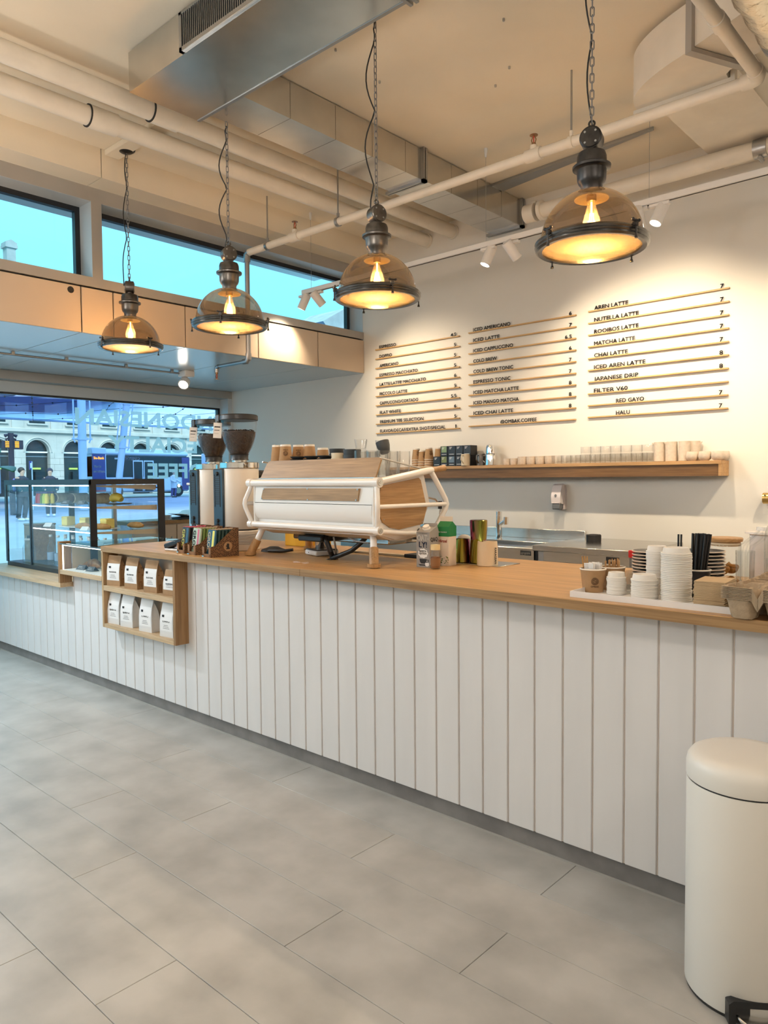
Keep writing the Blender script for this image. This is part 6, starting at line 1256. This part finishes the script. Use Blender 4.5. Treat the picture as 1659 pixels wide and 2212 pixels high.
for j in range(ny):
    for i in range(nx):
        x = -18 + (i + .5) * (26.0 / nx); y = -16 + (j + .5) * (44.0 / ny)
        if ((x + 2.4) / 3.3) ** 2 + ((y + 4.2) / 5.0) ** 2 < 1: continue
        fs.append((j * (nx + 1) + i, j * (nx + 1) + i + 1, (j + 1) * (nx + 1) + i + 1, (j + 1) * (nx + 1) + i))
o = ob('film', MB().add(vs, fs), 'canopy film', cn); 
ob('ring_beam', MB().tube([(-2.4 + 3.4 * math.cos(a), -4.2 + 5.1 * math.sin(a), .18) for a in [2 * PI * k / 48 for k in range(48)]], .16, 8, closed=True), 'stone dark', cn)
ob('ring_light', MB().tube([(-2.4 + 3.25 * math.cos(a), -4.2 + 4.95 * math.sin(a), .42) for a in [2 * PI * k / 48 for k in range(48)]], .12, 8, closed=True), 'bus white', cn)
ob('edge_beam', MB().tube([(-18.0, y, -.05) for y in range(-16, 29, 2)], .10, 8), 'column blue', cn)
for k in range(-12, 22, 4):
    for s in (-1, 1):
        pts = []
        for q in range(13): x = -18 + q * 2.15; y = k + s * q * .9; pts.append((x, y, canopy_z(x, y) - .10))
        cb = ob('net_cable', MB().tube(pts, .011, 5), 'coat dark', cn)
        cl = MB()
        for p in pts: cl.ball(p, .045, 8, 5)
        ob('cable_clamp', cl, 'coat dark', cb)
# small street furniture
T = thing('departure_display', 'dark pole with an amber departure display and loudspeakers', 'display', (-26, 10.08, GZ))
ob('pole', MB().box(-.07, -.07, 0, .07, .07, 2.76), 'coat dark', T); dp = ob('display_case', MB().box(-.1, .05, 2.22, .1, .36, 2.52).box(-.1, -.26, 2.25, .1, -.08, 2.50), 'coat dark', T)
for k in range(4): ob('led_row', MB().box(.1, .09, 2.28 + .055 * k, .112, .22, 2.315 + .055 * k).box(.1, -.22, 2.28 + .055 * k, .112, -.10, 2.31 + .055 * k), 'amber led', dp)
for s in (-1, 1): ob('loudspeaker', MB().cyl((0, s * .09, 2.70), (0, s * .19, 2.66), .03, .06, n=14).cyl((0, s * .09, 2.58), (0, s * .16, 2.54), .02, .045, n=14), 'coat dark', T)
T = thing('parking_sign', 'small blue sign on a white post before the arched windows', 'sign', (-30, 12.40, GZ)); ob('post', MB().cyl((0, 0, 0), (0, 0, 1.92), .022, n=8), 'paper white', T); sg = ob('sign_plate', MB().box(-.012, -.11, 1.60, .012, .02, 1.94), 'bus blue', T); ob('pictogram', MB().box(.012, -.075, 1.66, .016, -.015, 1.86), 'paper white', sg)
T = thing('waiting_shelter', 'lime and grey ticket pillar at the bus tail', 'pillar', (-44.3, 30.7, GZ)); ob('pillar_body', MB().box(-.5, -.45, 0, .5, .60, 2.1, .04), 'lime', T); ob('pillar_top', MB().box(-.5, -.45, 2.1, .5, .6, 3.0, .04), 'bus white', T)
T = thing('corner_house', 'pale house with a hipped grey roof right of the stone building', 'house', (-72, 48, GZ)); ob('walls', MB().box(-8, -5, 0, 0, 8, 6.2), 'stone', T); rf = ob('roof', MB().add([(-9, -6.5, 6.2), (1.2, -6.5, 6.2), (1.2, 9, 6.2), (-9, 9, 6.2), (-4, -2, 8.3), (-4, 5, 8.3)], [(0, 1, 4), (1, 2, 5, 4), (2, 3, 5), (3, 0, 4, 5), (0, 3, 2, 1)]), 'tile roof', T)
for k in range(4): ob('window', MB().box(0, -4 + 2.8 * k, 3.4, .05, -2.8 + 2.8 * k, 5.2), 'bus dark', T)
T = thing('white_block', 'white flat roofed building standing behind the bus', 'building', (-66, 42, GZ)); ob('walls', MB().box(-3, -1.2, 0, 0, 6, 6.0), 'bus white', T); ob('big_window', MB().box(0, .2, 3.6, .05, 5.0, 5.3), 'coat blue', T)
T = thing('long_house', 'long pale house with rows of windows in the far background', 'house', (-82, 62, GZ)); ob('walls', MB().box(-4, -10, 0, 0, 10, 10.4), 'stone', T); ob('roof', MB().box(-4.6, -10.5, 10.4, .7, 10.5, 10.9), 'tile roof', T)
for k in range(7): ob('window', MB().box(0, -9 + 2.6 * k, 8.0, .05, -7.8 + 2.6 * k, 9.6), 'bus dark', T)
T = thing('chimney', 'grey chimney with a small cap against the sky, upper left window', 'chimney', (-40, 15.72, 9)); ob('stack', MB().box(-.25, -.22, 0, .25, .22, 4.35), 'stone dark', T); ob('cap', MB().box(-.32, -.30, 4.35, .32, .30, 4.5).prism([(-.28, 4.62), (0, 4.76), (.28, 4.62), (.28, 4.5), (-.28, 4.5)], 'x', -.3, .3), 'stone dark', T); ob('roof_slab', MB().box(-6, -12, -.6, 6, 5, 0), 'stone dark', T)
ob('house_wall', MB().box(-5, -11, -3.0, 5, 4, -.6), 'stone', T)
T = thing('canopy_roof', 'grey roof tip of a neighbouring shelter outside the upper window', 'roof', (-30, 29.2, 9.6)); ob('roof_shell', MB().prism([(-.9, .5), (.9, 1.5), (1.6, 1.6), (1.6, -.2), (-.2, -.2)], 'x', -3, 0), 'stone dark', T); ob('support', MB().cyl((-1, 1, -9.3), (-1, 1, -.1), .15, n=12), 'column blue', T)
# people
def person(x, y, rz, label, coat, legs, hairm, bag=None, arm=.35, hh=1.0, skirt=False):
    T = thing('person', label, 'person', (x, y, GZ), rz); s = hh
    V_ = [(0, 0, .94), (0, .0, 1.12), (0, .01, 1.32), (0, 0, 1.46), (0, -.015, 1.54), (0, -.02, 1.64), (0, -.015, 1.74),
          (.17, 0, 1.40), (.21, -.03, 1.14), (.19, -.18 * arm / .35, .98), (-.17, 0, 1.40), (-.21, -.03, 1.14), (-.19, -.18 * arm / .35, .98),
          (.09, 0, .88), (.10, -.04, .48), (.10, .03, .08), (.10, -.12, .035), (-.09, 0, .88), (-.10, .04, .48), (-.10, .10, .08), (-.10, -.05, .035)]
    E_ = [(0, 1), (1, 2), (2, 3), (3, 4), (4, 5), (5, 6), (2, 7), (7, 8), (8, 9), (2, 10), (10, 11), (11, 12), (0, 13), (13, 14), (14, 15), (15, 16), (0, 17), (17, 18), (18, 19), (19, 20)]
    RD = [.15, .135, .155, .065, .055, .10, .075, .065, .052, .04, .065, .052, .04, .095, .065, .05, .04, .095, .065, .05, .04]
    me = bpy.data.meshes.new('body'); me.from_pydata([(a * s, b * s, c * s) for a, b, c in V_], E_, [])
    o = bpy.data.objects.new('body', me); COL.objects.link(o); o.parent = T; me.materials.append(MAT['skin'])
    sk_ = o.modifiers.new('skin', 'SKIN'); sub = o.modifiers.new('sub', 'SUBSURF'); sub.levels = 1; sub.render_levels = 1
    for i, v in enumerate(me.skin_vertices[0].data): v.radius = (RD[i] * s, RD[i] * s); v.use_root = i == 0
    ob('coat', MB().lathe([(.215, .62 if skirt else .80), (.215, .95), (.20, 1.10), (.215, 1.30), (.20, 1.42), (.09, 1.50), (.0, 1.50)], 20, sy=.78).tube([(.19, 0, 1.40), (.235, -.03, 1.14), (.205, -.17 * arm / .35, 1.0)], [.085, .075, .06], 12).tube([(-.19, 0, 1.40), (-.235, -.03, 1.14), (-.205, -.17 * arm / .35, 1.0)], [.085, .075, .06], 12).xf(Matrix.Scale(s, 4)), coat, T)
    ob('trousers', MB().tube([(.09, 0, .90), (.10, -.04, .48), (.10, .03, .10)], [.115, .085, .07], 12).tube([(-.09, 0, .90), (-.10, .04, .48), (-.10, .10, .10)], [.115, .085, .07], 12).xf(Matrix.Scale(s, 4)), legs, T)
    ob('hair', MB().ball((0, .02, 1.69), .112, 16, 10, (.95, 1.0, .95)).xf(Matrix.Scale(s, 4)), hairm, T)
    for q in (-1, 1): ob('shoe', MB().box(q * .10 - .05, -.16, .0, q * .10 + .05, .10, .08, .03).xf(Matrix.Scale(s, 4)), 'coat dark' if legs != 'coat dark' else 'bus white', T)
    f_ = MB().ball((-.035, -.112, 1.665), .010, 8, 5).ball((.035, -.112, 1.665), .010, 8, 5); ob('eyes', f_.xf(Matrix.Scale(s, 4)), 'ink', T); ob('nose', MB().ball((0, -.125, 1.64), .014, 8, 5, (.8, 1, 1.3)).xf(Matrix.Scale(s, 4)), 'skin', T)
    if bag: ob('backpack', MB().box(-.15, .14, .98, .15, .30, 1.42, .05).xf(Matrix.Scale(s, 4)), bag, T)
    return T
person(-22.0, 8.80, 2.0, 'person with dark hair walking past, wearing a dark jacket and blue backpack', 'coat dark', 'coat dark', 'hair', 'coat blue', hh=.86)
person(-24.0, 10.48, 1.2, 'person in a dark hooded coat bending over a phone outside', 'coat dark', 'coat dark', 'coat dark', arm=1.0, hh=.87)
person(-43.5, 27.2, 1.7, 'person in a pale coat standing before the bus', 'coat pale', 'coat blue', 'hair pale', arm=.9, hh=1.0, skirt=True)
